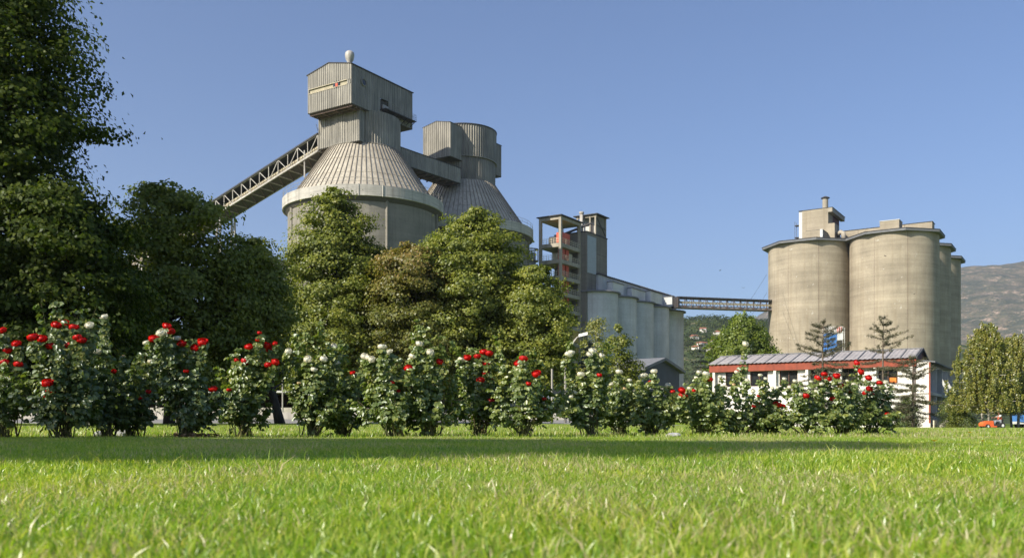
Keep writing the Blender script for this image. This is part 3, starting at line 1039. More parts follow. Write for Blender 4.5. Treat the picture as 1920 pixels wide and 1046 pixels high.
for yy in (-1.3, 1.3):
    for k in range(NB + 1):
        s = BL * k / NB
        m_.bar((s, yy, ztop(s) + zb), (s, yy, ztop(s)), .12)
        if k < NB:
            s2 = BL * (k + 1) / NB
            if k % 2: m_.bar((s, yy, ztop(s) + zb), (s2, yy, ztop(s2)), .09)
            else: m_.bar((s, yy, ztop(s)), (s2, yy, ztop(s2) + zb), .09)
    m_.bar((0, yy, ztop(0) + zb), (BL, yy, ztop(BL) + zb), .22)
m_.build('truss', M['steel_rust'], bd)
m_ = MB()
m_.add([(0, -1.32, zt0 + zb + 1.0), (BL, -1.32, zt1 + zb + 1.0), (BL, -1.32, zt1 + zb + 1.6), (0, -1.32, zt0 + zb + 1.6)], [(0, 1, 2, 3)])
m_.build('side_sheet', M['dirty_cream'], bd)
m_ = MB()
m_.add([(0, -1.2, zt0 + zb), (BL, -1.2, zt1 + zb), (BL, 1.2, zt1 + zb), (0, 1.2, zt0 + zb), (0, 1.0, zt0 + zb + .9), (BL, 1.0, zt1 + zb + .9)], [(0, 1, 2, 3), (3, 2, 5, 4)])
m_.add([(0, -1.15, zt0 + zb), (BL, -1.15, zt1 + zb), (BL, -1.15, zt1 + zb + .45), (0, -1.15, zt0 + zb + .45)], [(0, 1, 2, 3)])
m_.build('deck', simple('pale walkway mesh', (.38, .38, .38), .8), bd)
m_ = MB().box(.0, .5, -1.6, 1.6, zt0 + zb - .1, zt0 + .02)
m_.build('end_frame', M['steel_dk'], bd)

# ------------------------------------------------------------------ beige silos on the right
RB = 10.9
HB = 48.2
be_lab = ['nearest beige concrete silo, with white scars on its broad face',
          'left beige concrete silo, beside the lattice bridge',
          'second beige silo along the right side, peeping past the nearest one',
          'rearmost beige silo on the far right, beside the mountain']
be_pos = [(100.2, 238.0), (81.9, 249.8), (112.0, 256.3), (123.8, 274.6)]


def beige(i):
    x, y = be_pos[i]
    t = thing('beige_silo', be_lab[i], 'silo', (x, y, 0), PLANT, 'beige concrete silos')
    MB().lathe([(RB, 0), (RB, HB)], 120).build('wall', M['conc_beige'], t, True)
    jt = MB()
    for a in (-1.83, -1.1, -2.6):
        jt.box(0, 0, 0, 0, 0, 0) if False else jt.bar(((RB + .0) * math.cos(a), (RB + .0) * math.sin(a), 0), ((RB + .0) * math.cos(a), (RB + .0) * math.sin(a), HB), .07, .05)
    jt.build('joint', M['steel_rust'], t)
    R8 = (RB + .75) / math.cos(PI / 8)
    poly = [(R8 * math.cos(PI / 8 + k * PI / 4), R8 * math.sin(PI / 8 + k * PI / 4)) for k in range(8)]
    dz = .006 * i
    MB().prism(poly, HB + dz, HB + .5 + dz).build('roof', M['roof_slate'], t)
    poly2 = [(px * 1.006, py * 1.006) for px, py in poly]
    MB().prism(poly2, HB + .5 + dz, HB + .68 + dz).build('roof_edge', M['roof_dark'], t)
    return t


bs = [beige(i) for i in range(4)]

# head house on the left beige silo
hx, hy = .32 * 248, 248.0
hh = thing('silo_head_house', 'tall beige rooftop house with a cantilevered slab and a chimney on the left beige silo', 'building', (hx, hy, HB + .68), PLANT)
m_ = MB()
m_.box(0, 6.9, 0, 5.0, 0, 9.2)
m_.box(6.9, 8.6, 0, 5.0, 0, 5.0)
m_.build('wall', M['conc_beige'], hh)
MB().box(-.9, -.02, .2, 3.4, -.5, 9.1).build('pale_pier', M['white_shade'], hh)
MB().prism([(-.95, -.1), (8.1, -.1), (8.1, 14.5), (4.5, 14.5), (4.5, 5.2), (-.95, 5.2)], 9.2, 9.34).build('roof', M['roof_dark'], hh)
MB().box(6.9, 8.0, -.05, 14.4, 8.1, 9.2).build('canopy_beam', M['conc_frame'], hh)
MB().box(3.0, 6.7, 5.0, 13.5, 0, 9.0).build('rear_wall', M['maroon'], hh)
ch = MB().lathe([(.75, 9.3), (.75, 12.2)], 20, 5.8, 1.5)
cho = ch.build('chimney', M['conc_frame'], hh, True)
MB().lathe([(1.15, 12.2), (1.15, 12.35), (.2, 12.8), (.05, 12.82)], 16, 5.8, 1.5).build('chimney_cowl', M['steel_dk'], cho)
pp = MB().tube([(8.9, 3.2, 0), (8.9, 3.2, 1.5), (9.1, 2.4, 2.4), (9.9, 1.4, 2.6), (10.6, .9, 2.2), (10.8, .8, .0)], .62, 12)
pp.build('elbow_pipe', M['conc_frame'], hh, True)
lw = MB()
for zz in (0.5, 2.2, 5.5):
    lw.box(-2.2, -.9, .4, 2.2, zz, zz + .14)
for yy in (.5, 2.1):
    lw.bar((-2.1, yy, 0), (-2.1, yy, 6.6), .09)
lw.build('landing', M['steel_dk'], hh)

lp = thing('silo_roof_house', 'long low beige rooftop house over the two beige silos', 'building', (89.3, 245.0, HB + .68), PLANT)
MB().box(0, 22.2, 0, 4.0, 0, 3.0).build('wall', M['conc_beige'], lp)
MB().box(-.1, 22.35, -.12, 4.1, 3.0, 3.14).build('roof', M['roof_dark'], lp)
for xx in (4, 9.5, 15.5):
    MB().box(xx, xx + .06, -.04, .02, 0, 3.0).build('joint', M['steel_dk'], lp)
fb_ = thing('roof_box', 'small cubic beige box on the roof of the nearest beige silo', 'rooftop box', (.4065 * 231, 231.0, HB + .68), PLANT)
MB().box(-.2, 4.4, 0, 4.6, 0, 2.55).build('wall', M['conc_beige'], fb_)
MB().box(-.3, 4.5, -.1, 4.7, 2.55, 2.7).build('roof', M['white_shade'], fb_)
fb_ = thing('roof_box', 'small beige box on the left beige silo in front of the tall rooftop house', 'rooftop box', (.325 * 242, 242.0, HB + .69), PLANT)
MB().box(-.2, 4.1, 0, 5.8, 0, 2.4).build('wall', M['conc_beige'], fb_)
MB().box(3.5, 4.15, -.06, .4, .3, 2.55).build('pale_patch', M['white_shade'], fb_)
MB().box(-.3, 4.2, .02, 5.9, 2.4, 2.5).build('roof', M['roof_dark'], fb_)

# blue filter unit between the beige silos
bf = thing('blue_filter', 'bright blue filter housing with a white railed platform between the beige silos', 'filter unit', (.3585 * 228, 228.0, 0), 0)
MB().box(-2.9, -.4, -1, 1.5, 15.5, 22.6).build('housing', M['blue_paint'], bf)
MB().box(-3.3, -2.92, -.2, 1.2, 15.5, 20.5).build('side_pipe', M['blue_paint'], bf)
MB().box(-.38, .9, -1, 1.5, 15.5, 20.8).build('open_bay', M['steel_dk'], bf)
fr = MB()
for zz in (22.7,):
    fr.box(-3.1, 1.1, -1.2, 1.6, zz, zz + .15)
fr.box(-.3, 1.1, -1.15, -1.0, 20.9, 22.6)
fr.build('platform', M['white_paint'], bf)
fr = MB()
for xx in np.linspace(-3.05, 1.05, 8):
    fr.bar((xx, -1.15, 22.8), (xx, -1.15, 24.3), .09)
    fr.bar((xx, 1.5, 22.8), (xx, 1.5, 24.3), .09)
for zz in (23.3, 23.8, 24.3):
    fr.bar((-3.05, -1.15, zz), (1.05, -1.15, zz), .07)
    fr.bar((-3.05, 1.5, zz), (1.05, 1.5, zz), .07)
for xx in (-3.05, 1.05):
    for zz in (23.3, 24.3):
        fr.bar((xx, -1.15, zz), (xx, 1.5, zz), .07)
fr.build('platform_rail', M['white_paint'], bf)
MB().box(.2, .95, -.8, .6, 22.85, 24.2).build('red_motor', M['red_paint'], bf)
fr = MB()
for xx in (1.0, 1.5):
    fr.bar((xx, -1.1, 0), (xx, -1.1, 24), .08)
for zz in np.arange(1, 24, .5):
    fr.bar((1.0, -1.1, zz), (1.5, -1.1, zz), .05)
fr.build('ladder', M['white_paint'], bf)
for xx in (-2.8, .8):
    for yy in (-.9, 1.3):
        MB().bar((xx, yy, 0), (xx, yy, 15.6), .3).build('leg', M['steel_lt'], bf)

# overhead cables
for i, (a, b, lab) in enumerate(((at(1438, 514, 239.5), at(1340, 640, 200), 'upper thin cable slanting down from the left beige silo'),
                                 (at(1438, 548, 239.5), at(1375, 620, 205), 'lower thin cable slanting down from the left beige silo'))):
    pts = [a.lerp(b, k / 12) - Vector((0, 0, 1.2 * math.sin(PI * k / 12))) for k in range(13)]
    cb = MB().tube(pts, .035, 4).build('cable', M['steel_dk'])
    tag(cb, lab, 'cable', 'overhead cables')

# slivers of other plant buildings behind the trees
pb = thing('pale_plant_building', 'pale flat roofed plant building just showing left of the nearer conical silo', 'building', at(517, 793, 185), PLANT)
MB().box(-2.5, 1.6, -2, 6, 0, 32.6).build('wall', M['white_shade'], pb)
MB().box(-3.6, 1.9, -2.6, 6.4, 32.6, 33.1).build('roof', M['roof_slate'], pb)
MB().box(-2.0, 1.2, -2.06, -2.0, 29.4, 31.2).build('window', M['glass'], pb)
pb = thing('stair_turret', 'slim pale stair turret with a small landing right of the farther conical silo', 'turret', at(996, 793, 215), PLANT)
MB().lathe([(1.1, 0), (1.1, 40.3)], 20).build('wall', M['white_shade'], pb, True)
q = MB()
for z in (38.2, 41.0):
    q.lathe([(1.15, z), (1.75, z), (1.75, z + .2), (1.15, z + .2)], 20)
for k in range(12):
    a = k * PI / 6
    q.bar((1.7 * math.cos(a), 1.7 * math.sin(a), 38.4), (1.7 * math.cos(a), 1.7 * math.sin(a), 41.0), .08)
q.build('landing', M['steel_lt'], pb)

# ------------------------------------------------------------------ white office building
OX, OY = 41.25, 93.0
BZ = -.40
ob_rot = math.atan2(-.53, .848)
wbld = thing('office_building', 'two storey white building with a grey ridged roof and rust red fascia', 'building', (OX, OY, BZ), ob_rot)
WL = -21.5
ZE = 7.25
mw = MB()
# front wall as piers, spandrels and window heads around real openings
wins = [(-19.2, 1.7), (-16.2, 2.0), (-12.9, 2.0), (-9.6, 1.8), (-6.6, 2.0), (-2.6, 1.9)]
edges = [WL]
for c, w in wins:
    edges += [c - w / 2, c + w / 2]
edges.append(0.0)
z_lo, z_hi = 4.7, 6.35
mw.box(WL, 0, .5, .8, 0, 1.0)
mw.box(WL, 0, .5, .8, 1.6, z_lo)
mw.box(WL, 0, .5, .8, z_hi, ZE - .9)
for i in range(0, len(edges), 2):
    mw.box(edges[i], edges[i + 1], .5, .8, z_lo, z_hi)
for k in range(8):
    x = WL + (-WL) * k / 8
    mw.box(x, x + .7, .5, .8, 1.0, 1.6)
mw.box(WL, WL + .3, .8, 8, 0, ZE - .9)
mw.box(WL + .3, -.1, 7.7, 8, 0, ZE - .9)
# end pier to the right, standing proud
mw.box(.15, 1.5, .1, .5, 0, ZE - .45)
mw.build('wall', M['white_wall'], wbld)
for k in range(7):
    x = WL + .2 + (-WL - .5) * k / 6
    MB().box(x - .14, x + .14, .0, .5, z_lo - 1.5, ZE - .6).build('fin', M['white_wall'], wbld)
MB().box(-.25, .15, .05, .5, 0, ZE - .6).build('corner_post', simple('grey brown post', (.16, .13, .12), .8), wbld)
MB().box(1.37, 1.52, .03, .1, .6, ZE - .5).build('red_edge', M['fascia'], wbld)
MB().box(.15, 1.36, .04, .1, 3.55, 3.62).build('joint', M['conc_dark'], wbld)
for c, w in wins:
    fo = MB()
    fo.box(c - w / 2, c + w / 2, .62, .7, z_lo, z_lo + .08)
    fo.box(c - w / 2, c + w / 2, .62, .7, z_hi - .08, z_hi)
    for xx in (c - w / 2, c - .04, c + w / 2 - .08):
        fo.box(xx, xx + .08, .62, .7, z_lo + .08, z_hi - .08)
    fo = fo.build('window', M['frame_brown'], wbld)
    MB().box(c - w / 2, c + w / 2, .72, .75, z_lo, z_hi).build('pane', M['glass'], fo)
MB().box(-2.45, -1.8, .58, .615, z_lo + .05, z_lo + .62).build('orange_panel', M['orange_panel'], wbld)
MB().box(WL + .3, -.3, 1.2, 1.3, .9, 1.7).build('basement_pane', M['glass'], wbld)
MB().box(WL - .3, .2, -.05, .35, ZE - .85, ZE - .02).build('fascia', M['fascia'], wbld)
MB().box(WL + .1, 0, .36, .9, ZE - .9, ZE - .86).build('soffit', M['conc_dark'], wbld)
# roof: corrugated slopes
zr = 8.45
rfm = MB()
n = int(22.2 / .115)
vs = []
for k in range(n + 1):
    x = WL - .45 + 22.2 * k / n
    o = .05 if k % 4 in (1, 2) else 0
    vs += [(x, -.3, ZE + o), (x + .0, 4.2, zr + o), (x, 8.7, ZE + o)]
fs = []
for k in range(n):
    fs += [(3 * k, 3 * k + 3, 3 * k + 4, 3 * k + 1), (3 * k + 1, 3 * k + 4, 3 * k + 5, 3 * k + 2)]
rfm.add(vs, fs)
rfm.build('roof', M['roof_sheet'], wbld)
rs = MB()
for k in range(16):
    x = WL + .6 + 21.0 * k / 15
    rs.bar((x, -.3, ZE + .08), (x, 4.2, zr + .08), .07, .05)
rs.bar((WL - .45, 4.2, zr + .07), (.3, 4.2, zr + .07), .3, .1)
rs.build('roof_seam', M['roof_slate'], wbld)
gbm = MB()
gbm.add([(.1, .35, ZE - .8), (.1, 8.0, ZE - .8), (.1, 8.0, ZE - .05), (.1, 4.2, zr - .05), (.1, .35, ZE - .05)], [(0, 1, 2, 3, 4)])
gbm.build('gable', M['maroon'], wbld)
vb = MB()
vb.bar((.3, -.35, ZE - .02), (.3, 4.2, zr - .02), .12, .22)
vb.bar((.3, 4.2, zr - .02), (.3, 8.8, ZE - .04), .12, .22)
vb.build('verge_board', M['roof_dark'], wbld)
MB().box(WL, .1, .9, 7.6, ZE - .95, ZE - .9).build('ceiling', M['conc_dark'], wbld)
# side wing with six deep bays facing right
sd = MB()
for k in range(5):
    y = .5 + k * 4.6
    if k == 0:
        continue
    sd.box(.2, 1.5, y - .1, y + .1, 0, ZE - .75)
sd.box(.2, 1.52, .5, 19.0, 3.45, 3.75)
sd.box(.02, .2, .5, 19.0, .3, ZE - .75)
sd.box(.2, 1.52, .5, 19.0, -.3, .5)
sd.build('side_bay', M['white_shade'], wbld)
MB().add([(.3, .15, ZE - .28), (1.95, .15, ZE - .52), (1.95, 20.5, ZE - .52), (.3, 20.5, ZE - .28), (.3, .15, ZE - .16), (1.95, .15, ZE - .40), (1.95, 20.5, ZE - .40), (.3, 20.5, ZE - .16)],
         [(0, 3, 2, 1), (4, 5, 6, 7), (0, 1, 5, 4), (1, 2, 6, 5), (2, 3, 7, 6), (3, 0, 4, 7)]).build('wing_roof', M['roof_slate'], wbld)
wd = MB()
for k in range(4):
    for z in (4.3, 1.2):
        wd.box(.2, .24, 1.6 + k * 4.6, 4.0 + k * 4.6, z, z + 1.7)
wd.build('side_window', M['glass'], wbld)
stp = MB()
for k in range(6):
    stp.box(1.9, 5.4, 1.2 + k * .32, 3.4, .02 + .14 * k, .02 + .14 * (k + 1))
stp.build('steps', M['stone'], wbld)
hr = MB()
hr.bar((1.8, .2, .0), (1.8, 3.4, 0), .12, 1.7)
hr.build('step_wall', M['cream'], wbld)

# low dark gabled shed left of it
sh = thing('gabled_shed', 'low dark navy shed with a shallow grey gable roof in front of the grey silos', 'shed', at(1206, 793, 92), PLANT - .12)
sh.location.z = -.3
Wd = 4.3
m_ = MB().add([(0, 0, 0), (0, 0, 6.3), (0, 2.2, 7.15), (0, 0, 0)], [(0, 1, 2)]) if False else MB()
gw, gl_ = 7.4, 7.0
m_.add([(-gl_, 0, 0), (0, 0, 0), (0, gw, 0), (-gl_, gw, 0), (-gl_, 0, 6.2), (0, 0, 6.2), (0, gw, 6.2), (-gl_, gw, 6.2), (0, gw / 2, 7.15), (-gl_, gw / 2, 7.15)],
       [(0, 1, 5, 4), (1, 2, 6, 8, 5), (2, 3, 7, 6), (3, 0, 4, 9, 7)])
m_.build('wall', M['navy'], sh)
m_ = MB()
for s_, ya, za in ((0, -.5, 6.1), (1, gw + .5, 6.1)):
    a = (-gl_ - .4, ya, za); b = (.5, ya, za); c = (.5, gw / 2, 7.3); d = (-gl_ - .4, gw / 2, 7.3)
    dn = [(p[0], p[1], p[2] - .3) for p in (a, b, c, d)]
    m_.add([a, b, c, d] + dn, [(0, 1, 2, 3), (4, 7, 6, 5), (0, 4, 5, 1), (1, 5, 6, 2), (3, 2, 6, 7), (0, 3, 7, 4)])
m_.build('roof', M['roof_slate'], sh)
MB().box(-gl_ + .4, -.6, -.06, -.0, 3.6, 5.6).build('window', M['glass'], sh)

# ------------------------------------------------------------------ low kerb wall, bank, shelter and fence across the road
kw = MB()
xk = -75.0
while xk < 6:
    w = rng.uniform(1.3, 2.0)
    z0_ = float(gz(xk, 53.0))
    kw.box(xk, xk + w - .035, 52.75 + rng.uniform(0, .02), 53.2, z0_ - .1, z0_ + .42 + rng.uniform(-.02, .02))
    xk += w
kw = kw.build('kerb_wall', M['stone'])
tag(kw, 'low pale stone kerb wall along the far side of the road', 'wall')
shl = thing('open_shelter', 'low open shelter with pale posts and a pale roof edge beyond the road', 'shelter', (-20.5, 62, float(gz(-20, 62))))
MB().box(-14, 12, 0, .3, -.1, .40).build('base_wall', M['stone'], shl)
MB().box(-14.3, 12.3, -.3, 4.2, 1.42, 1.55).build('roof', M['white_shade'], shl)
MB().box(-14, 12, 3.6, 3.9, 0, 1.4).build('back_wall', simple('shelter interior shade', (.045, .03, .024), .9), shl)  # near-black colour stands in for the shade inside the shelter
for k in range(14):
    MB().box(-13.8 + 1.98 * k, -13.72 + 1.98 * k, .1, .18, .4, 1.42).build('post', M['steel_lt'], shl)
mf = thing('mesh_fence', 'grey mesh fence of uprights and rails beyond the road, right of the shelter', 'fence', (1.0, 60, float(gz(1, 60))))
q = MB()
for k in range(30):
    q.bar((-6 + k * .5, 0, 0), (-6 + k * .5, 0, 1.7), .05)
for z in (.2, .9, 1.65):
    q.bar((-6, 0, z), (9, 0, z), .06)
q.build('rail', M['steel_lt'], mf)

# ------------------------------------------------------------------ street lamp and thin poles
LYD = 46
LP = at(1060, 793, LYD); LP.z = float(gz(LP.x, LYD))
lm = thing('street_lamp', 'street lamp with a curved white arm rising behind the roses', 'street lamp', LP)
zt = (HOR - 628) / F * LYD + EYE - LP.z
MB().tube([(0, 0, 0), (0, 0, zt - 1.3), (.1, 0, zt - .85), (.33, 0, zt - .42), (.6, 0, zt - .12), (.75, 0, zt - .05)], [.07, .055, .045, .04, .035, .03], 8).build('pole', M['steel_lt'], lm, True)
lh = MB()
lh.add([(.68, -.1, zt - .1), (.68, .1, zt - .1), (1.12, .13, zt + .0), (1.12, -.13, zt + .0), (.68, -.06, zt + .04), (.68, .06, zt + .04), (1.12, .08, zt + .15), (1.12, -.08, zt + .15)],
       [(0, 1, 2, 3), (4, 7, 6, 5), (0, 4, 5, 1), (1, 5, 6, 2), (2, 6, 7, 3), (3, 7, 4, 0)])
lh.build('lamp_head', M['white_paint'], lm)
for px, Yd, top, lab in ((430 + 100, 56, 640, 'thin pale lamp pole behind the dark tree trunk'), (1035, 44, 690, 'thin pale pole standing left of the curved street lamp')):
    p = at(px, 793, Yd); p.z = float(gz(p.x, Yd))
    o = MB().tube([(0, 0, 0), (0, 0, (HOR - top) / F * Yd)], .05, 6).build('pole', M['steel_lt'])
    o.location = p
    tag(o, lab, 'pole', 'thin pale poles')


# ------------------------------------------------------------------ trees
def rot_leaves(C, Nrm, size, asp, shape, spin=None, jitter=0):
    """place little leaf shapes: shape is (k,3) in (along, across, normal) units"""
    n = len(C)
    Nrm = Nrm / (np.linalg.norm(Nrm, axis=1, keepdims=True) + 1e-9)
    r = rng.normal(size=(n, 3)) if spin is None else spin
    A = r - (r * Nrm).sum(1, keepdims=True) * Nrm
    A /= (np.linalg.norm(A, axis=1, keepdims=True) + 1e-9)
    B = np.cross(Nrm, A)
    S = np.array(shape, float)
    V = C[:, None, :] + size[:, None, None] * (S[None, :, 0:1] * A[:, None, :] + asp * S[None, :, 1:2] * B[:, None, :] + S[None, :, 2:3] * Nrm[:, None, :])
    return V


DIAM = [(-.5, 0, 0), (0, .5, .12), (.5, 0, -.05), (0, -.5, .12)]
ROSE = [(-.5, 0, 0), (-.2, .42, .12), (.2, .38, .10), (.55, 0, -.08), (.2, -.38, .10), (-.2, -.42, .12)]


def profile(prof, t):
    ts = [p[0] for p in prof]; rs = [p[1] for p in prof]
    return np.interp(t, ts, rs)


def make_tree(name, label, px, Y, top_py, prof, z0, nclump, per, leaf, mat, seed, trunk_r=.16, bark_m='bark', cr=(.35, .75), group=None, clump_sq=.5,
              fill=.45, trunk_px=None, loc=None, H=None, cat='tree', yscale=1.0, droop=.0, lean=0.0):
    """prof: (fraction of height, radius in m) pairs for the crown"""
    global rng
    old = rng
    rng = np.random.default_rng(seed)
    if loc is None:
        p = at(px, 793, Y)
        base = Vector((p.x, Y, float(gz(p.x, Y))))
        H = (HOR - top_py) / F * Y + EYE - base.z
    else:
        base = Vector(loc)
    t = thing(name, label, cat, base, 0, group)
    ph = rng.uniform(0, 2 * PI, 8)
    # clump centres
    tt_ = rng.uniform(0, 1, nclump * 4)
    rr_ = profile(prof, tt_)
    keep = rng.uniform(0, max(rr_), len(tt_)) < rr_ * .9 + .1
    tt_ = tt_[keep][:nclump]; n = len(tt_)
    az = rng.uniform(0, 2 * PI, n)
    lob = 1 + .18 * np.sin(3 * az + ph[0] + 5 * tt_) + .15 * np.sin(5 * az + ph[1] - 9 * tt_) + .12 * np.sin(13 * tt_ + ph[2] + 2 * az) + np.where(rng.random(n) < .14, rng.uniform(.06, .2, n), 0)
    rho = 1 - (1 - fill) * rng.uniform(0, 1, n) ** 1.8
    R = profile(prof, tt_) * lob * rho * .84
    cx = R * np.cos(az) + lean * tt_ * H; cy = R * np.sin(az) * yscale
    cz = z0 + (H - z0) * tt_ - droop * R
    cz = np.minimum(cz, H - .15)
    crad = rng.uniform(cr[0], cr[1], n) * np.clip(.55 + profile(prof, tt_) / max(p_[1] for p_ in prof), .5, 1.1)
    # leaves
    m = n * per
    ci = np.repeat(np.arange(n), per)
    d = rng.normal(size=(m, 3)); d /= np.linalg.norm(d, axis=1, keepdims=True)
    rad = rng.uniform(.25, 1, m) ** .6 * np.where(rng.random(m) < .12, rng.uniform(1.0, 1.6, m), 1.0)
    off = d * rad[:, None] * crad[ci][:, None]
    off[:, 2] *= clump_sq
    # clumps are stretched outward and droop like real boughs
    out = np.stack([cx[ci], cy[ci], np.zeros(m)], -1)
    out /= (np.linalg.norm(out, axis=1, keepdims=True) + 1e-6)
    rise = np.repeat(rng.uniform(-.25, .55, n), per) + .5 * tt_[ci]
    al = (off * out).sum(1)
    off = off + out * (al * .55)[:, None]
    off[:, 2] += rise * al * .8
    C = np.stack([cx[ci], cy[ci], cz[ci]], -1) + off
    C[:, 2] -= .35 * np.maximum(0, (off * out).sum(1))
    Nr = d * .6 + out * .5 + np.array([0, 0, .5]) + rng.normal(size=(m, 3)) * .45
    V = rot_leaves(C, Nr, rng.uniform(.7, 1.25, m) * leaf, .72, DIAM)
    npmesh('crown', V, [(0, 1, 2, 3)], mat, t)
    # trunk and limbs
    tb = MB()
    tx = 0 if trunk_px is None else (trunk_px - px) / F * Y
    hs = np.linspace(0, H * .9, 9)
    tb.tube([(tx * (1 - k / 8) + lean * h + .06 * math.sin(k * 1.3 + seed), .05 * math.cos(k * 1.7), h) for k, h in enumerate(hs)], [trunk_r * (1.25 if k == 0 else 1) * (1 - .105 * k) for k in range(9)], 9)
    pick = rng.choice(n, size=min(n, 46), replace=False)
    for i in pick:
        zb_ = max(z0 * .6, min(H * .8, cz[i] - R[i] * rng.uniform(.5, 1.0)))
        f = zb_ / H
        b0 = Vector((tx * (1 - f / .9) + lean * zb_, 0, zb_))
        e = Vector((cx[i], cy[i], cz[i]))
        mid = b0.lerp(e, .5) + Vector((0, 0, -.12 * (e - b0).length * .4)) + Vector(rng.normal(size=3) * .12)
        r0 = trunk_r * .42 * (1 - .6 * f)
        tb.tube([b0, mid, e], [r0, r0 * .55, r0 * .15], 5, False)
    tb.build('trunk', M[bark_m], t, True)
    rng = old
    return t


full = [(0, .5), (.12, .85), (.35, 1.0), (.6, .85), (.8, .58), (.93, .3), (1, .08)]


def sc_prof(p, r): return [(a, b * r) for a, b in p]


cone_ = [(0, .8), (.15, 1.0), (.4, .92), (.62, .72), (.8, .46), (.92, .24), (1, .06)]
TG = 'broadleaf trees behind the roses'
make_tree('broadleaf_tree', 'tallest dark tree at the left edge, running out of the top of the photo', -10, 30, -90,
          [(0, 2.3), (.2, 2.9), (.42, 2.8), (.5, 3.0), (.62, 3.4), (.75, 3.1), (.88, 2.2), (1, .6)], 2.2, 560, 160, .16, M['lf_dark'], 11, .28, cr=(.5, 1.0), group=TG, fill=.35)
make_tree('broadleaf_tree', 'lower dark tree in front of the tallest tree at the left', 120, 28, 345,
          [(0, 2.2), (.25, 2.7), (.6, 2.3), (.85, 1.5), (1, .3)], 1.2, 240, 150, .15, M['lf_dark'], 12, .16, cr=(.4, .8), group=TG)
make_tree('broadleaf_tree', 'broad dark green tree left of centre, below the conveyor foot', 315, 36, 350,
          [(0, 2.2), (.2, 3.0), (.45, 3.2), (.7, 2.8), (.85, 2.1), (1, .8)], 1.4, 380, 160, .15, M['lf_mid'], 13, .2, cr=(.4, .85), group=TG)
make_tree('broadleaf_tree', 'dark tree with a bare black trunk showing between the roses', 470, 38, 448,
          [(0, 1.0), (.2, 1.6), (.45, 1.6), (.8, 1.2), (1, .3)], 1.9, 250, 150, .15, M['lf_mid'], 14, .19, cr=(.4, .8), group=TG, trunk_px=522)
make_tree('broadleaf_tree', 'tall pointed green tree in front of the nearer conical silo', 630, 58, 350,
          [(0, 4.3), (.15, 4.9), (.4, 4.2), (.62, 3.2), (.8, 2.1), (.92, 1.15), (1, .3)], 2.0, 640, 170, .18, M['lf_mid'], 15, .26, cr=(.45, .95), group=TG)
make_tree('broadleaf_tree', 'tree with a browning top between two green trees', 776, 56, 452,
          [(0, 2.6), (.12, 3.2), (.35, 3.5), (.6, 3.3), (.8, 2.4), (.93, 1.2), (1, .3)], 1.8, 430, 160, .17, M['lf_brown'], 16, .2, cr=(.45, .9), group=TG)
make_tree('broadleaf_tree', 'rounded green tree in front of the farther conical silo', 888, 58, 396,
          [(0, 3.4), (.3, 4.2), (.55, 4.0), (.75, 3.2), (.9, 1.8), (1, .5)], 1.8, 560, 170, .18, M['lf_lime'], 17, .24, cr=(.45, .95), group=TG)
make_tree('broadleaf_tree', 'shorter yellow green tree in front of the open concrete tower', 1000, 56, 498,
          [(0, 2.0), (.3, 2.7), (.6, 2.5), (.85, 1.5), (1, .35)], 1.4, 320, 160, .17, M['lf_lime'], 18, .2, cr=(.4, .85), group=TG)
# darker trees beyond the road close the view under the crowns
for i, (px, Yd, tp, r, lab) in enumerate(((60, 74, 560, 5.5, 'dark tree beyond the road behind the far left roses'), (240, 76, 560, 5.5, 'dark tree beyond the road, second from the left'),
                                    (420, 74, 590, 5.0, 'dark tree beyond the road above the shelter'), (700, 76, 560, 5.5, 'dark tree beyond the road behind the pointed green tree'),
                                    (860, 74, 600, 4.5, 'dark tree beyond the road behind the rounded green tree'), (560, 76, 610, 4.5, 'dark tree beyond the road right of the shelter'))):
    make_tree('dark_tree', lab, px, Yd, tp, sc_prof(full, r), .8, 240, 110, .26, M['lf_dark'], 30 + i, .2, cr=(.6, 1.2), group='dark trees beyond the road')
# trees standing left of the frame: they throw the shade on the lawn and on the left trees
make_tree('shade_tree', 'large shade tree outside the left edge of the photo', 0, 0, 0, sc_prof(full, 5.0), 3, 260, 120, .30, M['lf_dark'], 51, .4,
          loc=(-29, 20.5, 0), H=20, cr=(.9, 1.6), group='trees outside the frame')
make_tree('shade_tree', 'large shade tree nearer the camera, outside the left edge', 0, 0, 0, sc_prof(full, 5.5), 3, 260, 120, .30, M['lf_dark'], 52, .4,
          loc=(-35, 13, 0), H=22, cr=(.9, 1.6), group='trees outside the frame')
for i, (sx, sy, sr, lab) in enumerate(((-5.6, 6.6, 1.75, 'first of the slim trees behind the camera to the left'), (-3.0, 6.3, 1.75, 'second of the slim trees behind the camera to the left'),
                                      (-.7, 6.1, 1.45, 'third of the slim trees behind the camera to the left'), (1.3, 5.8, .6, 'last and smallest of the slim trees behind the camera'))):
    k_ = 11.7 / math.tan(e_)
    make_tree('shade_tree', lab, 0, 0, 0, [(0, .75 * sr), (.5, sr), (1, .6 * sr)], 11.0, int(190 * sr * sr), 130, .22, M['lf_dark'], 53 + i, .16,
              loc=(sx - k_ * math.sin(a_), sy - k_ * math.cos(a_), 0), H=12.4, cr=(.4, .6), group='slim trees outside the frame', fill=.0)

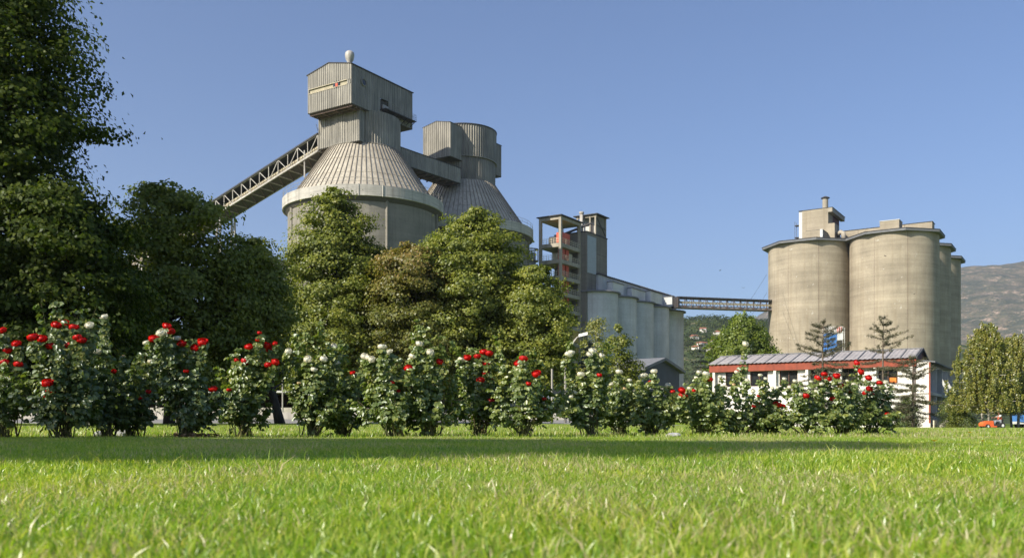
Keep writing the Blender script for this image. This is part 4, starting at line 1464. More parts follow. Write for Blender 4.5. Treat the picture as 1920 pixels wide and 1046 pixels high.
# maple, birch group and spruce right of the middle
make_tree('maple_tree', 'fresh green ragged maple behind the white building, left of the beige silos', 1394, 126, 592,
          [(0, 3.0), (.3, 4.8), (.55, 5.4), (.75, 3.9), (.9, 2.2), (1, 1.0)], 3.0, 330, 90, .32, M['lf_fresh'], 61, .2, cr=(.35, .7), clump_sq=1.7, fill=.55)
make_tree('birch_tree', 'thin yellowish birch in front of the first grey silo', 1118, 78, 585,
          [(0, 1.6), (.4, 1.6), (.7, 1.0), (1, .25)], 2.0, 90, 60, .17, M['lf_birch'], 62, .09, 'bark_birch', cr=(.3, .6), group='small trees before the grey silos', clump_sq=1.0)
make_tree('birch_tree', 'denser green birch before the second grey silo', 1160, 74, 612,
          [(0, 1.9), (.4, 1.9), (.75, 1.1), (1, .25)], 1.2, 130, 90, .18, M['lf_mid'], 63, .09, 'bark_birch', cr=(.3, .6), group='small trees before the grey silos', clump_sq=.9)


def conifer(name, label, px, Y, top_py, rb, nwh, mat, seed, dens=1.0, sparse=False, z0=1.0, group=None, droop=.25, per=26, nl=.16):
    global rng
    old = rng; rng = np.random.default_rng(seed)
    p = at(px, 793, Y)
    base = Vector((p.x, Y, float(gz(p.x, Y))))
    H = (HOR - top_py) / F * Y + EYE - base.z
    t = thing(name, label, 'tree', base, 0, group)
    tb = MB()
    tb.tube([(.03 * math.sin(k), .03 * math.cos(k * 2), H * k / 8) for k in range(9)], [.13 * (1 - .11 * k) for k in range(9)], 7)
    CC = []; DD = []
    for w in range(nwh):
        f = w / (nwh - 1)
        z = z0 + (H - z0) * f * .97
        nb = rng.integers(3, 6) if sparse else rng.integers(6, 9)
        for b in range(nb):
            a = rng.uniform(0, 2 * PI)
            L = rb * ((1 - f) ** (.5 if sparse else .8) * .95 + .1) * rng.uniform(.55, 1.15)
            tip = Vector((math.cos(a) * L, math.sin(a) * L, z + (.35 * L if sparse and f > .6 else -droop * L * .5) + rng.uniform(-.1, .1)))
            b0 = Vector((0, 0, z))
            mid = b0.lerp(tip, .55) + Vector((0, 0, -droop * L * .12))
            tb.tube([b0, mid, tip], [.035, .022, .006], 4, False)
            k = max(6, int(per * L * dens))
            s = rng.uniform(.12, 1.05, k)
            for q in s:
                pt = b0.lerp(mid, q / .55) if q < .55 else mid.lerp(tip, min(1.05, (q - .55) / .45))
                sd = Vector((-math.sin(a), math.cos(a), 0)) * rng.normal() * .16 * L ** .5 * (1.15 - q)
                CC.append((pt + sd + Vector((0, 0, rng.normal() * .04)))[:])
                DD.append((math.cos(a) * .6 + rng.normal() * .5, math.sin(a) * .6 + rng.normal() * .5, rng.normal() * .3 + .1))
    C = np.repeat(np.array(CC), 5, 0) + rng.normal(size=(len(CC) * 5, 3)) * .05
    Dv = np.repeat(np.array(DD), 5, 0) + rng.normal(size=(len(CC) * 5, 3)) * .45
    V = rot_leaves(C, rng.normal(size=C.shape) + np.array([0, 0, .6]), rng.uniform(.7, 1.2, len(C)) * nl, .22, DIAM, Dv)
    npmesh('crown', V, [(0, 1, 2, 3)], mat, t)
    tb.build('trunk', M['bark_brown'], t, True)
    rng = old
    return t


CG = 'conifers before the white building'
conifer('cedar_tree', 'sparse dull green conifer with forked tips before the middle of the white building', 1543, 66, 600, 2.9, 19, M['lf_cedar'], 71, 1.1, True, 1.2, CG)
conifer('cedar_tree', 'thinnest conifer with a bare pole top, before the right part of the white building', 1656, 66, 592, 3.0, 15, M['lf_cedar'], 72, .95, True, 1.0, CG)
conifer('cedar_tree', 'low spreading conifer by the right end of the white building', 1712, 64, 668, 2.3, 12, M['lf_cedar'], 73, 1.1, True, .9, CG)
conifer('spruce_tree', 'blue grey spruce before the first two grey silos', 1108, 66, 640, 2.3, 16, M['lf_spruce'], 74, 1.7, False, .6, 'dense spruces')
conifer('spruce_tree', 'grey green spruce left of the white building, below the maple', 1314, 112, 642, 3.3, 16, M['lf_spruce'], 75, 1.7, False, .4, 'dense spruces', per=30, nl=.2)


def weeping(name, label, px, Y, top_py, half, seed, mat, group, ns=420, per=40, nl=.19, z0=1.5, trunks=3):
    global rng
    old = rng; rng = np.random.default_rng(seed)
    p = at(px, 793, Y)
    base = Vector((p.x, Y, float(gz(p.x, Y))))
    H = (HOR - top_py) / F * Y + EYE - base.z
    t = thing(name, label, 'tree', base, 0, group)
    tb = MB()
    tops = []
    for k in range(trunks):
        a = 2 * PI * k / trunks + .5
        o = half * .28
        bx_, by_ = math.cos(a) * o * .35, math.sin(a) * o * .35
        tx_, ty_ = math.cos(a) * o * .8, math.sin(a) * o * .8
        hk = H * (1.0 if k == 0 else rng.uniform(.82, .95))
        tb.tube([(bx_ + (tx_ - bx_) * q, by_ + (ty_ - by_) * q, hk * q) for q in np.linspace(0, 1, 7)], [.13 * (1 - .85 * q) for q in np.linspace(0, 1, 7)], 7)
        tops.append((tx_, ty_, hk))
    CC = []
    for s in range(ns):
        f = rng.uniform(.16, 1)
        f = f * .93 if s % 9 else f
        r = half * max(0, 1 - f ** 2.0) ** .8 * rng.uniform(.25, 1.08) + .12
        a = rng.uniform(0, 2 * PI)
        lobe = 1 + .12 * math.sin(3 * a + seed) + .10 * math.sin(7 * a)
        x, y = math.cos(a) * r * lobe, math.sin(a) * r * lobe
        k = tops[rng.integers(0, trunks)]
        x += k[0] * f * .4; y += k[1] * f * .4
        z = H * f
        L = rng.uniform(.5, 1.7) * (1 - .3 * f)
        zz = z - L * np.linspace(0, 1, per)
        sw = rng.normal(size=2) * .12
        for q in range(per):
            if zz[q] > z0:
                CC.append((x + sw[0] * q / per + rng.normal() * .07, y + sw[1] * q / per + rng.normal() * .07, zz[q]))
        if s % 6 == 0:
            tb.tube([(k[0] * f * .9, k[1] * f * .9, z * .86), (x * .6 + k[0] * f * .3, y * .6, z * .99), (x, y, z - .1)], [.035, .022, .008], 4, False)
    C = np.array(CC)
    V = rot_leaves(C, rng.normal(size=C.shape) + np.array([-.2, -.4, .5]), rng.uniform(.7, 1.25, len(C)) * nl, .7, DIAM, rng.normal(size=C.shape) * .5 + np.array([0, 0, -1.0]))
    npmesh('crown', V, [(0, 1, 2, 3)], mat, t)
    tb.build('trunk', M['bark_birch'], t, True)
    rng = old


WG = 'weeping birches at the right'
weeping('weeping_birch', 'weeping birch nearest the white building, with a pale bare leader', 1850, 86, 602, 3.3, 81, M['lf_birch'], WG, 900)
weeping('weeping_birch', 'weeping birch at the right edge behind the mower', 1905, 92, 618, 4.0, 82, M['lf_birch'], WG, 900)
weeping('weeping_birch', 'broad weeping birch standing farthest back at the right edge', 1940, 100, 640, 4.2, 83, M['lf_mid'], WG, 520)


def shrub(name, label, px, Y, top_py, prof, mat, seed, n=60, per=90, leaf=.07, group=None, cr=(.12, .25), fill=.6):
    return make_tree(name, label, px, Y, top_py, prof, .05, n, per, leaf, mat, seed, .03, 'bark_brown', cr=cr, group=group, cat='shrub', clump_sq=1.0, fill=fill)


shrub('thuja_shrub', 'upright conical thuja against the end of the white building', 1701, 84, 742, [(0, .85), (.3, 1.0), (.7, .7), (1, .1)], M['lf_thuja'], 91, 120, 120, .09, cr=(.2, .35))
shrub('thuja_shrub', 'dense upright thuja right of the building steps', 1782, 90, 728, [(0, .9), (.4, 1.0), (.8, .6), (1, .2)], M['lf_thuja'], 92, 110, 110, .09, cr=(.2, .35))
shrub('round_shrub', 'low rounded shrub left of the conical thuja', 1672, 82, 775, [(0, .9), (.5, 1.0), (1, .3)], M['lf_thuja'], 93, 60, 100, .09, cr=(.2, .35))
shrub('round_shrub', 'dark rounded shrub under the weeping birches', 1800, 88, 768, [(0, 1.0), (.5, 1.2), (1, .4)], M['lf_mid'], 94, 80, 100, .1, cr=(.2, .4))
shrub('round_shrub', 'low green shrub between the steps and the mower', 1816, 87, 783, [(0, .6), (.5, .8), (1, .3)], M['lf_thuja'], 95, 50, 90, .08, cr=(.15, .3))
for i, (px, Yd, tp, lab) in enumerate(((1190, 60, 742, 'dim round shrub under the birches'), (1275, 80, 735, 'dim round shrub under the grey green spruce'), (1090, 58, 735, 'dim round shrub behind the street lamp'))):
    shrub('round_shrub', lab, px, Yd, tp, [(0, 1.5), (.5, 1.8), (1, .5)], M['lf_mid'], 96 + i, 70, 90, .12, cr=(.3, .5), group='dim shrubs behind the roses')

# ------------------------------------------------------------------ rose bushes
# open rose flowers
def bloom_mesh(kind, mat, seed, R=.5):
    global rng
    old = rng; rng = np.random.default_rng(seed)
    mb = MB()
    # petals wrapped round a squashed ball, outer ones opening
    rings = [(3, .16, .20), (5, .55, .36), (6, .95, .46), (7, 1.35, .52), (7, 1.8, .55)] if kind else [(3, .3, .26), (5, .8, .40), (6, 1.35, .48), (6, 1.75, .46)]
    for n, pol, r in rings:
        o = rng.uniform(0, 6)
        for k in range(n):
            a = o + 2 * PI * k / n + rng.normal() * .15
            lift = 1 + rng.normal() * .06
            rowp = []
            for i_ in range(4):
                pp_ = pol + .75 - i_ * .36
                hw_ = (.42, .75, .80, .45)[i_] / max(.8, n * .17)
                rr_ = r * lift * (1 + .05 * (i_ == 3) * (pol > .9) * 2)
                for sd in (-1, 0, 1):
                    aa = a + sd * hw_
                    q = rr_ * (1 - .07 * abs(sd))
                    rowp.append((q * math.sin(pp_) * math.cos(aa), q * math.sin(pp_) * math.sin(aa), .30 + q * .82 * math.cos(pp_)))
            fs = [(i_ * 3 + j_, i_ * 3 + j_ + 1, i_ * 3 + j_ + 4, i_ * 3 + j_ + 3) for i_ in range(3) for j_ in range(2)]
            mb.add(rowp, fs)
    me_ob = mb.build('bloom', mat, None, True)
    rng = old
    me = me_ob.data
    bpy.data.objects.remove(me_ob)
    return me


RED = [bloom_mesh(1, M['petal_red'], s) for s in (1, 2, 3)]
WHT = [bloom_mesh(1, M['petal_white'], s) for s in (4, 5)] + [bloom_mesh(0, M['petal_white'], 6)]
CRM = [bloom_mesh(0, M['petal_cream'], 7)]
BL = []   # (px, py, colour, size factor)
for q in [(6, 623), (32, 648), (13, 659), (10, 683), (34, 687), (63, 637), (79, 639), (95, 653), (105, 613), (121, 611), (138, 618), (131, 653), (146, 637), (153, 642), (90, 722), (312, 615), (319, 625), (289, 639),
          (341, 647), (366, 655), (380, 645), (400, 733), (467, 654), (500, 651), (507, 659), (491, 681), (503, 687), (515, 682), (458, 681), (823, 681), (766, 694), (876, 673), (895, 671), (907, 663), (917, 666),
          (911, 684), (911, 704), (916, 713), (901, 716), (920, 755), (935, 754), (981, 676), (971, 684), (1006, 704), (1278, 734), (1288, 742), (1278, 745), (1330, 714), (1455, 761), (1467, 764), (1461, 762), (1604, 683), (1612, 699), (1568, 707),
          (1545, 704), (1532, 712), (1552, 713), (1628, 711), (1649, 720), (1575, 725), (1592, 733), (1509, 745), (1562, 750), (1622, 740), (1637, 743), (1629, 731)]:
    BL.append((q[0], q[1], 'r', 1.0))
BL.append((93, 742, 'r', 1.25))
for q in [(214, 698), (349, 698), (278, 736), (264, 747), (429, 733), (443, 677), (486, 626), (484, 639), (516, 646), (661, 701), (735, 719), (745, 734), (990, 721), (1020, 750), (1123, 705), (1219, 718), (1261, 736), (1300, 734), (1422, 745),
          (1413, 763), (1421, 758), (1669, 780), (1663, 778)]:
    BL.append((q[0], q[1], 'r', .62))
for q in [(197, 598), (169, 614), (181, 663), (302, 628), (276, 646), (332, 638), (284, 680), (541, 661), (578, 676), (606, 676), (625, 652), (588, 696), (630, 684), (683, 671), (690, 674), (697, 676), (716, 654), (730, 663), (785, 647), (773, 671),
          (806, 663), (864, 677), (1071, 664), (1064, 668), (1110, 661), (1104, 667), (1126, 669), (1089, 705), (1160, 700), (1226, 699), (1207, 707), (1253, 725), (1396, 647), (1323, 704)]:
    BL.append((q[0], q[1], 'w', .95))
for q in [(734, 712), (974, 689), (1078, 738), (1071, 746), (1292, 730), (1305, 711), (1310, 700), (1447, 729), (1458, 729), (1412, 735), (1470, 712), (1490, 716), (1500, 722), (1520, 717), (1540, 722), (1562, 724), (1588, 716), (1600, 722),
          (1660, 718), (1645, 714), (1670, 724), (1480, 728), (1435, 712), (1425, 705), (1400, 715), (1380, 700), (1350, 708), (1610, 738), (1585, 742), (1530, 735), (1500, 740), (1358, 728), (1180, 715), (1190, 735), (1146, 722)]:
    BL.append((q[0], q[1], 'w', .72))
for q in [(232, 670), (115, 600), (560, 720), (1170, 730), (1230, 715), (1375, 722), (870, 700)]:
    BL.append((q[0], q[1], 'c', .6))

# (px, Y, top py of the leafy mass, half width px, dark?, label)
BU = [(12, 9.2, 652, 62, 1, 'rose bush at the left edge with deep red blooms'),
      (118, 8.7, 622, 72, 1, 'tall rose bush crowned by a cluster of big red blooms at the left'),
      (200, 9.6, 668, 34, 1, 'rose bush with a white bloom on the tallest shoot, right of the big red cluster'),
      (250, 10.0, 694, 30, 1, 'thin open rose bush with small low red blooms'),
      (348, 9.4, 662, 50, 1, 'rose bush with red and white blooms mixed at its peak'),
      (456, 10.2, 684, 34, 0, 'narrow rose bush left of the black trunk, with a knot of red blooms leaning right'),
      (586, 10.2, 676, 34, 0, 'rose bush with three upright shoots, right of the black trunk'),
      (645, 10.5, 680, 38, 0, 'rose bush with small white blooms on a bare forked base'),
      (738, 9.8, 694, 44, 0, 'rose bush on a crooked stem between the white blooms and the tall leafy shoot'),
      (808, 10.0, 678, 46, 0, 'rose bush with the tall leafy shoot carrying white blooms near the middle'),
      (900, 10.7, 688, 42, 0, 'rose bush with a row of red blooms along its top'),
      (978, 10.3, 690, 48, 0, 'wide rose bush with a pair of low red blooms on its left'),
      (1108, 10.9, 680, 46, 0, 'full rose bush with white blooms below the curved street lamp'),
      (1165, 11.8, 722, 34, 0, 'small rose bush before the birches'),
      (1225, 11.6, 728, 42, 0, 'rose bush with browning tips before the dark shed'),
      (1318, 11.6, 730, 44, 0, 'rose bush with a tight knot of small red blooms on its left'),
      (1385, 12.0, 746, 46, 0, 'rose bush before the left end of the white building'),
      (1445, 12.4, 746, 44, 0, 'rose bush with a low row of three red blooms'),
      (1515, 12.0, 744, 48, 0, 'rose bush full of small white blooms before the forked conifer'),
      (1580, 12.1, 738, 48, 0, 'rose bush with one red bloom held high above it'),
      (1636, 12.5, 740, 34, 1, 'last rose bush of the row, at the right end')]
LFROOT = []
n_b = len(BU)
for bi, (px, Y, tp, hw, dk, lab) in enumerate(BU):
    rb_ = np.random.default_rng(300 + bi)
    p = at(px, 793, Y)
    g0 = float(gz(p.x, Y))
    base = Vector((p.x, Y, g0))
    H = (HOR - tp) / F * Y + EYE - g0
    R = hw / F * Y
    t = thing('rose_bush', lab, 'rose bush', base, 0, 'row of rose bushes')
    my = [b for b in BL if min(range(n_b), key=lambda j: abs(BU[j][0] - b[0]) / BU[j][3]) == bi]
    canes = []
    for c in range(int(rb_.integers(9, 14))):
        a = rb_.uniform(0, 2 * PI); rr = R * rb_.uniform(.1, 1.0) ** .8 * 1.75
        hh = H * rb_.uniform(.5, 1.1) * (1 - .2 * (rr / R / 1.75) ** 2) * (1 - .12 * rr / R)
        canes.append(Vector((math.cos(a) * rr, math.sin(a) * rr * .8, hh)))
    shoots = []
    for b in my:
        yy = -rb_.uniform(.35, 1.25) * R
        q = at(b[0], b[1], Y + yy) - base
        shoots.append((q, b))
    extra = []
    for c in range((6 if hw > 40 else 3) if px < 1380 else 1):
        a = rb_.uniform(-.9, .9) * R
        extra.append(Vector((a, rb_.uniform(-.3, .3) * R, H * rb_.uniform(1.02, 1.32 if px < 1150 else 1.12))))
    if px == 586:
        extra += [Vector(at(x_, y_, Y) - base) for x_, y_ in ((556, 622), (577, 618), (600, 604))]
    if px == 808:
        extra += [Vector(at(x_, y_, Y) - base) for x_, y_ in ((789, 602), (795, 612), (782, 625), (822, 628))]
    if px == 345:
        extra += [Vector(at(x_, y_, Y) - base) for x_, y_ in ((352, 600), (410, 655))]
    if px == 978:
        extra += [Vector(at(x_, y_, Y) - base) for x_, y_ in ((935, 632), (992, 652))]
    st = MB()
    LC = []; LN = []; LS = []; LD = []

    def add_leaf(pt, d, s):
        LC.append(pt[:]); LN.append(d[:]); LS.append(s)

    def cane(tip, r0, leafy, dens):
        root = Vector((rb_.normal() * .05, rb_.normal() * .05, -.02))
        mid = root.lerp(tip, .5) + Vector((-tip.x * .04, -tip.y * .04, .06 * tip.z)) + Vector(rb_.normal(size=3) * .03)
        pts = []
        for k in range(9):
            s = k / 8
            pts.append(root * (1 - s) ** 2 + mid * 2 * s * (1 - s) + tip * s * s)
        st.tube(pts, [r0 * (1 - .75 * k / 8) for k in range(9)], 5, False)
        L = sum((pts[k + 1] - pts[k]).length for k in range(8))
        n = int(L * dens)
        for k in range(n):
            s = leafy + (1 - leafy) * rb_.random()
            i = min(7, int(s * 8)); f = s * 8 - i
            pt = pts[i].lerp(pts[i + 1], f)
            out = Vector((pt.x + rb_.normal() * .12, pt.y + rb_.normal() * .12, rb_.normal() * .08 + .05))
            if out.length < .01: out = Vector((1, 0, 0))
            out.normalize()
            ln = rb_.uniform(.04, .13) * (1.35 - s * .8)
            # compound leaf: five leaflets along a drooping rib
            for q in range(5):
                fr_ = (.35, .35, .7, .7, 1.0)[q]
                sd = (1, -1, 1, -1, 0)[q]
                side = Vector((-out.y, out.x, 0)) * sd * .026
                LC.append((pt + out * ln * (fr_ + .3) + side + Vector((0, 0, -.03 * fr_)))[:])
                LN.append((out.x * .7 + rb_.normal() * .4, out.y * .7 - .15 + rb_.normal() * .4, .5 + rb_.normal() * .3))
                LS.append(rb_.uniform(.024, .056))
                LD.append((out + side * 18)[:])

    for c in canes:
        cane(c, rb_.uniform(.007, .012), rb_.uniform(.2, .5), 29)
        for _ in range(2):
            e = c * rb_.uniform(.5, .98) + Vector((rb_.normal() * R * .45, rb_.normal() * R * .3, rb_.normal() * .05))
            e.z = max(.3, min(H * 1.02, e.z))
            cane(e, .004, .5, 34)
    for q in shoots:
        cane(q[0], .0055, .45, 34)
    for e in extra:
        cane(e, .0055, .5, 26)
    so = st.build('stem', M['stem'], t, True)
    C = np.array(LC); Nn = np.array(LN); S = np.array(LS); D = np.array(LD)
    rng_old = rng; rng = rb_
    V = rot_leaves(C, Nn, S, .92, ROSE, D)
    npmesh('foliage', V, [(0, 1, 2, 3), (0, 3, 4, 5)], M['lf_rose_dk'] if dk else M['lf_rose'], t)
    rng = rng_old
    for q, b in shoots:
        mesh = {'r': RED, 'w': WHT, 'c': CRM}[b[2]]
        o = bpy.data.objects.new({'r': 'red_bloom', 'w': 'white_bloom', 'c': 'cream_bloom'}[b[2]], mesh[int(rb_.integers(0, len(mesh)))])
        COL.objects.link(o); o.parent = t
        o.location = q
        s = .086 * b[3] * rb_.uniform(.9, 1.12)
        o.scale = (s, s, s * .9)
        o.rotation_euler = (rb_.uniform(.1, .85), rb_.uniform(-.4, .4), rb_.uniform(0, .6))

# small things on the lawn: dandelions, stones, dry leaves, tall seed stalks
dd = None
for i, (px, py, lab) in enumerate(((1332, 843, 'yellow dandelion nearest the camera'), (1842, 829, 'yellow dandelion at the right of the lawn'), (1752, 831, 'yellow dandelion left of the right hand one'), (1818, 817, 'small far yellow dandelion below the mower'))):
    Y = (EYE - .03) * F / (py - HOR)
    p = at(px, py, Y); p.z = float(gz(p.x, p.y))
    if dd is None:
        dd = thing('dandelion', lab, 'flower', p, 0, 'dandelions in the lawn')
        MB().tube([(0, 0, 0), (.003, 0, .03)], .0015, 5).build('stalk', M['lf_thuja'], dd)
        f = MB()
        for k in range(22):
            a = k * 2.4; r = .012 * (.5 + .5 * (k / 22))
            f.add([(0, 0, .03), (r * math.cos(a - .2), r * math.sin(a - .2), .035), (r * 1.2 * math.cos(a), r * 1.2 * math.sin(a), .036), (r * math.cos(a + .2), r * math.sin(a + .2), .035)], [(0, 1, 2, 3)])
        f.build('flower_head', M['petal_yellow'], dd)
    else:
        dup(dd, p, i * 1.0, 1.0 + .3 * i, lab)


def stone(px, py, w, h, lab, seed, mat='rock'):
    r = np.random.default_rng(seed)
    Y = (EYE - .02) * F / (py - HOR)
    Y = min(Y, 10.5)
    p = at(px, py, Y); p.z = float(gz(p.x, p.y))
    mb = MB()
    vs = []; n, m = 12, 7
    for i in range(m):
        ph_ = PI * i / (m - 1)
        for k in range(n):
            a = 2 * PI * k / n
            d = 1 + .18 * math.sin(3 * a + seed) * math.sin(2 * ph_) + r.normal() * .05
            vs.append((w * d * math.sin(ph_) * math.cos(a), w * .8 * d * math.sin(ph_) * math.sin(a), h * (1 + math.cos(ph_) * d) * .6 - .01))
    fs = [(i * n + k, i * n + (k + 1) % n, (i + 1) * n + (k + 1) % n, (i + 1) * n + k) for i in range(m - 1) for k in range(n)]
    mb.add(vs, fs)
    o = mb.build('stone', M[mat])
    o.location = p
    tag(o, lab, 'stone', 'stones below the roses')


stone(186, 812, .07, .07, 'pale pointed stone below the white topped rose bush', 1)
stone(228, 810, .06, .10, 'grey upright stone beside the pale pointed one', 2)
stone(1262, 802, .09, .05, 'flat pale stone below the browning rose bush', 3)
lit = np.random.default_rng(5)
C = []
for k in range(260):
    px = lit.normal(365, 22); Y = lit.uniform(9.2, 9.9)
    p = at(px, 793, Y)
    C.append((p.x, Y, float(gz(p.x, Y)) + lit.uniform(.0, .05)))
C = np.array(C)
rng_s = rng; rng = lit
V = rot_leaves(C, lit.normal(size=C.shape) * .6 + np.array([0, 0, 1.0]), lit.uniform(.03, .06, len(C)), .7, ROSE)
ll = npmesh('fallen_leaves', V, [(0, 1, 2, 3), (0, 3, 4, 5)], leafmat('dry leaves', [(.30, .16, .09), (.22, .12, .07), (.36, .24, .15)], .1, .03, 3, tcol=(1, .8, .6)))
tag(ll, 'dry brown leaves lying below the roses', None, None, 'stuff')
# seed stalks and broad blades sticking up from the mown lawn
CX = lit.uniform(-.6, .6, 420); CY = lit.uniform(1.5, 5.5, 420); CX = CX * CY
hts = lit.uniform(.035, .075, 420)
V = blades(CX, CY, hts, lit.uniform(.0025, .005, 420), lit.uniform(.1, .7, 420))
V = np.concatenate([V, blades(np.array([-.70, -.52, .50, -1.35, .9]) * 1.0, np.array([2.7, 3.6, 3.0, 3.1, 4.2]), np.array([.085, .06, .07, .06, .07]), np.array([.007, .006, .006, .005, .006]), np.array([.8, .9, .5, .9, .6]))])
sg = npmesh('tall_grass', V, [(0, 1, 3, 2), (2, 3, 5, 4)], GM)
tag(sg, 'scattered taller blades standing above the mown lawn', None, None, 'stuff')
rng = rng_s

# ------------------------------------------------------------------ man on the ride-on mower
MY = 84.0
mp_ = at(1866, 793, MY); mp_.z = float(gz(mp_.x, MY)) + .0
mo = thing('ride_on_mower', 'orange ride-on mower on the far right of the lawn', 'mower', mp_, .12)
# local: forward is -x
hd = MB()
hp = [(-1.55, .22), (-1.6, .42), (-1.4, .60), (-.9, .70), (-.45, .72), (-.4, .22)]
for w0_, ys_ in ((0, (-.34, .34)),):
    n = len(hp)
    vs = [(x, ys_[0], z) for x, z in hp] + [(x, ys_[1], z) for x, z in hp]
    hd.add(vs, [tuple(range(n)), tuple(range(2 * n - 1, n - 1, -1))] + [(i, (i + 1) % n, n + (i + 1) % n, n + i) for i in range(n)])
hb_ = hd.build('bonnet', M['orange'], mo)
MB().box(-.4, .75, -.36, .36, .22, .40).build('chassis', M['steel_dk'], mo)
MB().box(-.85, -.2, -.5, .5, .12, .24).build('mower_deck', M['orange'], mo)
sm = MB(); sm.box(.1, .6, -.25, .25, .42, .52); sm.bar((.62, 0, .45), (.72, 0, .85), .46, .1, (1, 0, 0))
sm.build('seat', M['rubber'], mo)
sw_ = MB().tube([(-.38, 0, .66), (-.25, 0, .88)], .03, 6)
sw_.tube([(-.24 + .16 * math.cos(q) * .6, .18 * math.sin(q), .9 + .1 * math.cos(q)) for q in np.linspace(0, 2 * PI, 17)], .018, 5, False)
sw_.build('steering_wheel', M['rubber'], mo)
for x, r in ((-1.15, .20), (.45, .27)):
    for y in (-.42, .42):
        w = MB()
        w.tube([(x, y - .1, r), (x, y + .1, r)], r, 18)
        wo = w.build('wheel', M['rubber'], mo)
        MB().tube([(x, y - .115, r), (x, y + .115, r)], r * .5, 12).build('rim', M['white_paint'], wo)


def skin_body(name, verts, edges, radii, mat, parent, sub=2):
    me = bpy.data.meshes.new(name)
    me.from_pydata(verts, edges, [])
    ob = bpy.data.objects.new(name, me)
    COL.objects.link(ob)
    sk = ob.modifiers.new('skin', 'SKIN')
    sv = me.skin_vertices[0].data if me.skin_vertices else None
    if sv is None:
        bpy.context.view_layer.objects.active = ob
        bpy.ops.mesh.customdata_skin_add()
        sv = me.skin_vertices[0].data
    for i, r in enumerate(radii):
        sv[i].radius = (r, r) if not hasattr(r, '__len__') else r
    sv[0].use_root = True
    ss = ob.modifiers.new('sub', 'SUBSURF'); ss.levels = sub; ss.render_levels = sub
    dg = bpy.context.evaluated_depsgraph_get()
    ev = ob.evaluated_get(dg)
    m2 = bpy.data.meshes.new_from_object(ev)
    bpy.data.objects.remove(ob)
    o2 = bpy.data.objects.new(name, m2)
    m2.materials.clear(); m2.materials.append(mat)
    m2.polygons.foreach_set('use_smooth', [True] * len(m2.polygons))
    COL.objects.link(o2); o2.parent = parent
    return o2


pr = thing('person', 'person in a white cap, white shirt and orange vest driving the orange mower', 'person', mp_, .12)
Sh = (.38, 0, 1.12)
verts = [(.33, 0, .60), (.36, 0, .85), (.37, 0, 1.08), (.35, 0, 1.19), (.31, 0, 1.30), (.30, 0, 1.40),      # pelvis..head
         (.36, -.19, 1.08), (.20, -.24, .92), (-.06, -.17, .92), (.36, .19, 1.08), (.20, .24, .92), (-.06, .17, .92),  # arms
         (.28, -.12, .60), (-.10, -.16, .62), (-.22, -.16, .26), (-.34, -.16, .22), (.28, .12, .60), (-.10, .16, .62), (-.22, .16, .26), (-.34, .16, .22)]
edges = [(0, 1), (1, 2), (2, 3), (3, 4), (4, 5), (2, 6), (6, 7), (7, 8), (2, 9), (9, 10), (10, 11), (0, 12), (12, 13), (13, 14), (14, 15), (0, 16), (16, 17), (17, 18), (18, 19)]
rad = [.14, .14, .15, .06, .09, .085, .06, .045, .03, .06, .045, .03, .085, .065, .045, .04, .085, .065, .045, .04]
skin_body('body', verts, edges, rad, M['skin'], pr)
skin_body('shirt', [(.36, 0, .82), (.37, 0, 1.08), (.36, -.19, 1.09), (.24, -.235, .97), (.36, .19, 1.09), (.24, .235, .97)], [(0, 1), (1, 2), (2, 3), (1, 4), (4, 5)], [.155, .165, .075, .06, .075, .06], M['shirt'], pr)
skin_body('vest', [(.36, 0, .64), (.39, 0, .86), (.41, 0, 1.08)], [(0, 1), (1, 2)], [.18, .20, .205], M['vest'], pr)
skin_body('trousers', [(.33, 0, .60), (.28, -.12, .60), (-.10, -.16, .62), (-.21, -.16, .30), (.28, .12, .60), (-.10, .16, .62), (-.21, .16, .30)], [(0, 1), (1, 2), (2, 3), (0, 4), (4, 5), (5, 6)], [.155, .1, .082, .062, .1, .082, .062], M['trousers'], pr)
cp = MB().lathe([(.115, 1.36), (.12, 1.42), (.09, 1.49), (.01, 1.51)], 16, .30, 0)
cp.add([(.2, -.08, 1.40), (.2, .08, 1.40), (.08, .06, 1.385), (.08, -.06, 1.385)], [(0, 1, 2, 3)])
cp.build('cap', M['white_paint'], pr, True)
for sd in (-1, 1):
    hnd = MB()
    bx_, by_, bz_ = -.08, sd * .17, .92
    hnd.box(bx_ - .08, bx_ + .02, by_ - .035, by_ + .035, bz_ - .015, bz_ + .015)
    for k in range(4):
        yy = by_ - .028 + k * .019
        hnd.tube([(bx_ - .08, yy, bz_), (bx_ - .125 - .006 * (k in (1, 2)), yy, bz_ - .01), (bx_ - .13, yy, bz_ - .04)], [.009, .008, .007], 5)
    hnd.tube([(bx_ - .01, by_ - sd * .035, bz_), (bx_ - .06, by_ - sd * .06, bz_ - .015), (bx_ - .09, by_ - sd * .055, bz_ - .03)], [.011, .009, .008], 5)
    hnd.build('hand', M['skin'], pr)

mo.scale = (.9, 1, 1.0)
pr.scale = (1.12, 1.12, 1.1)

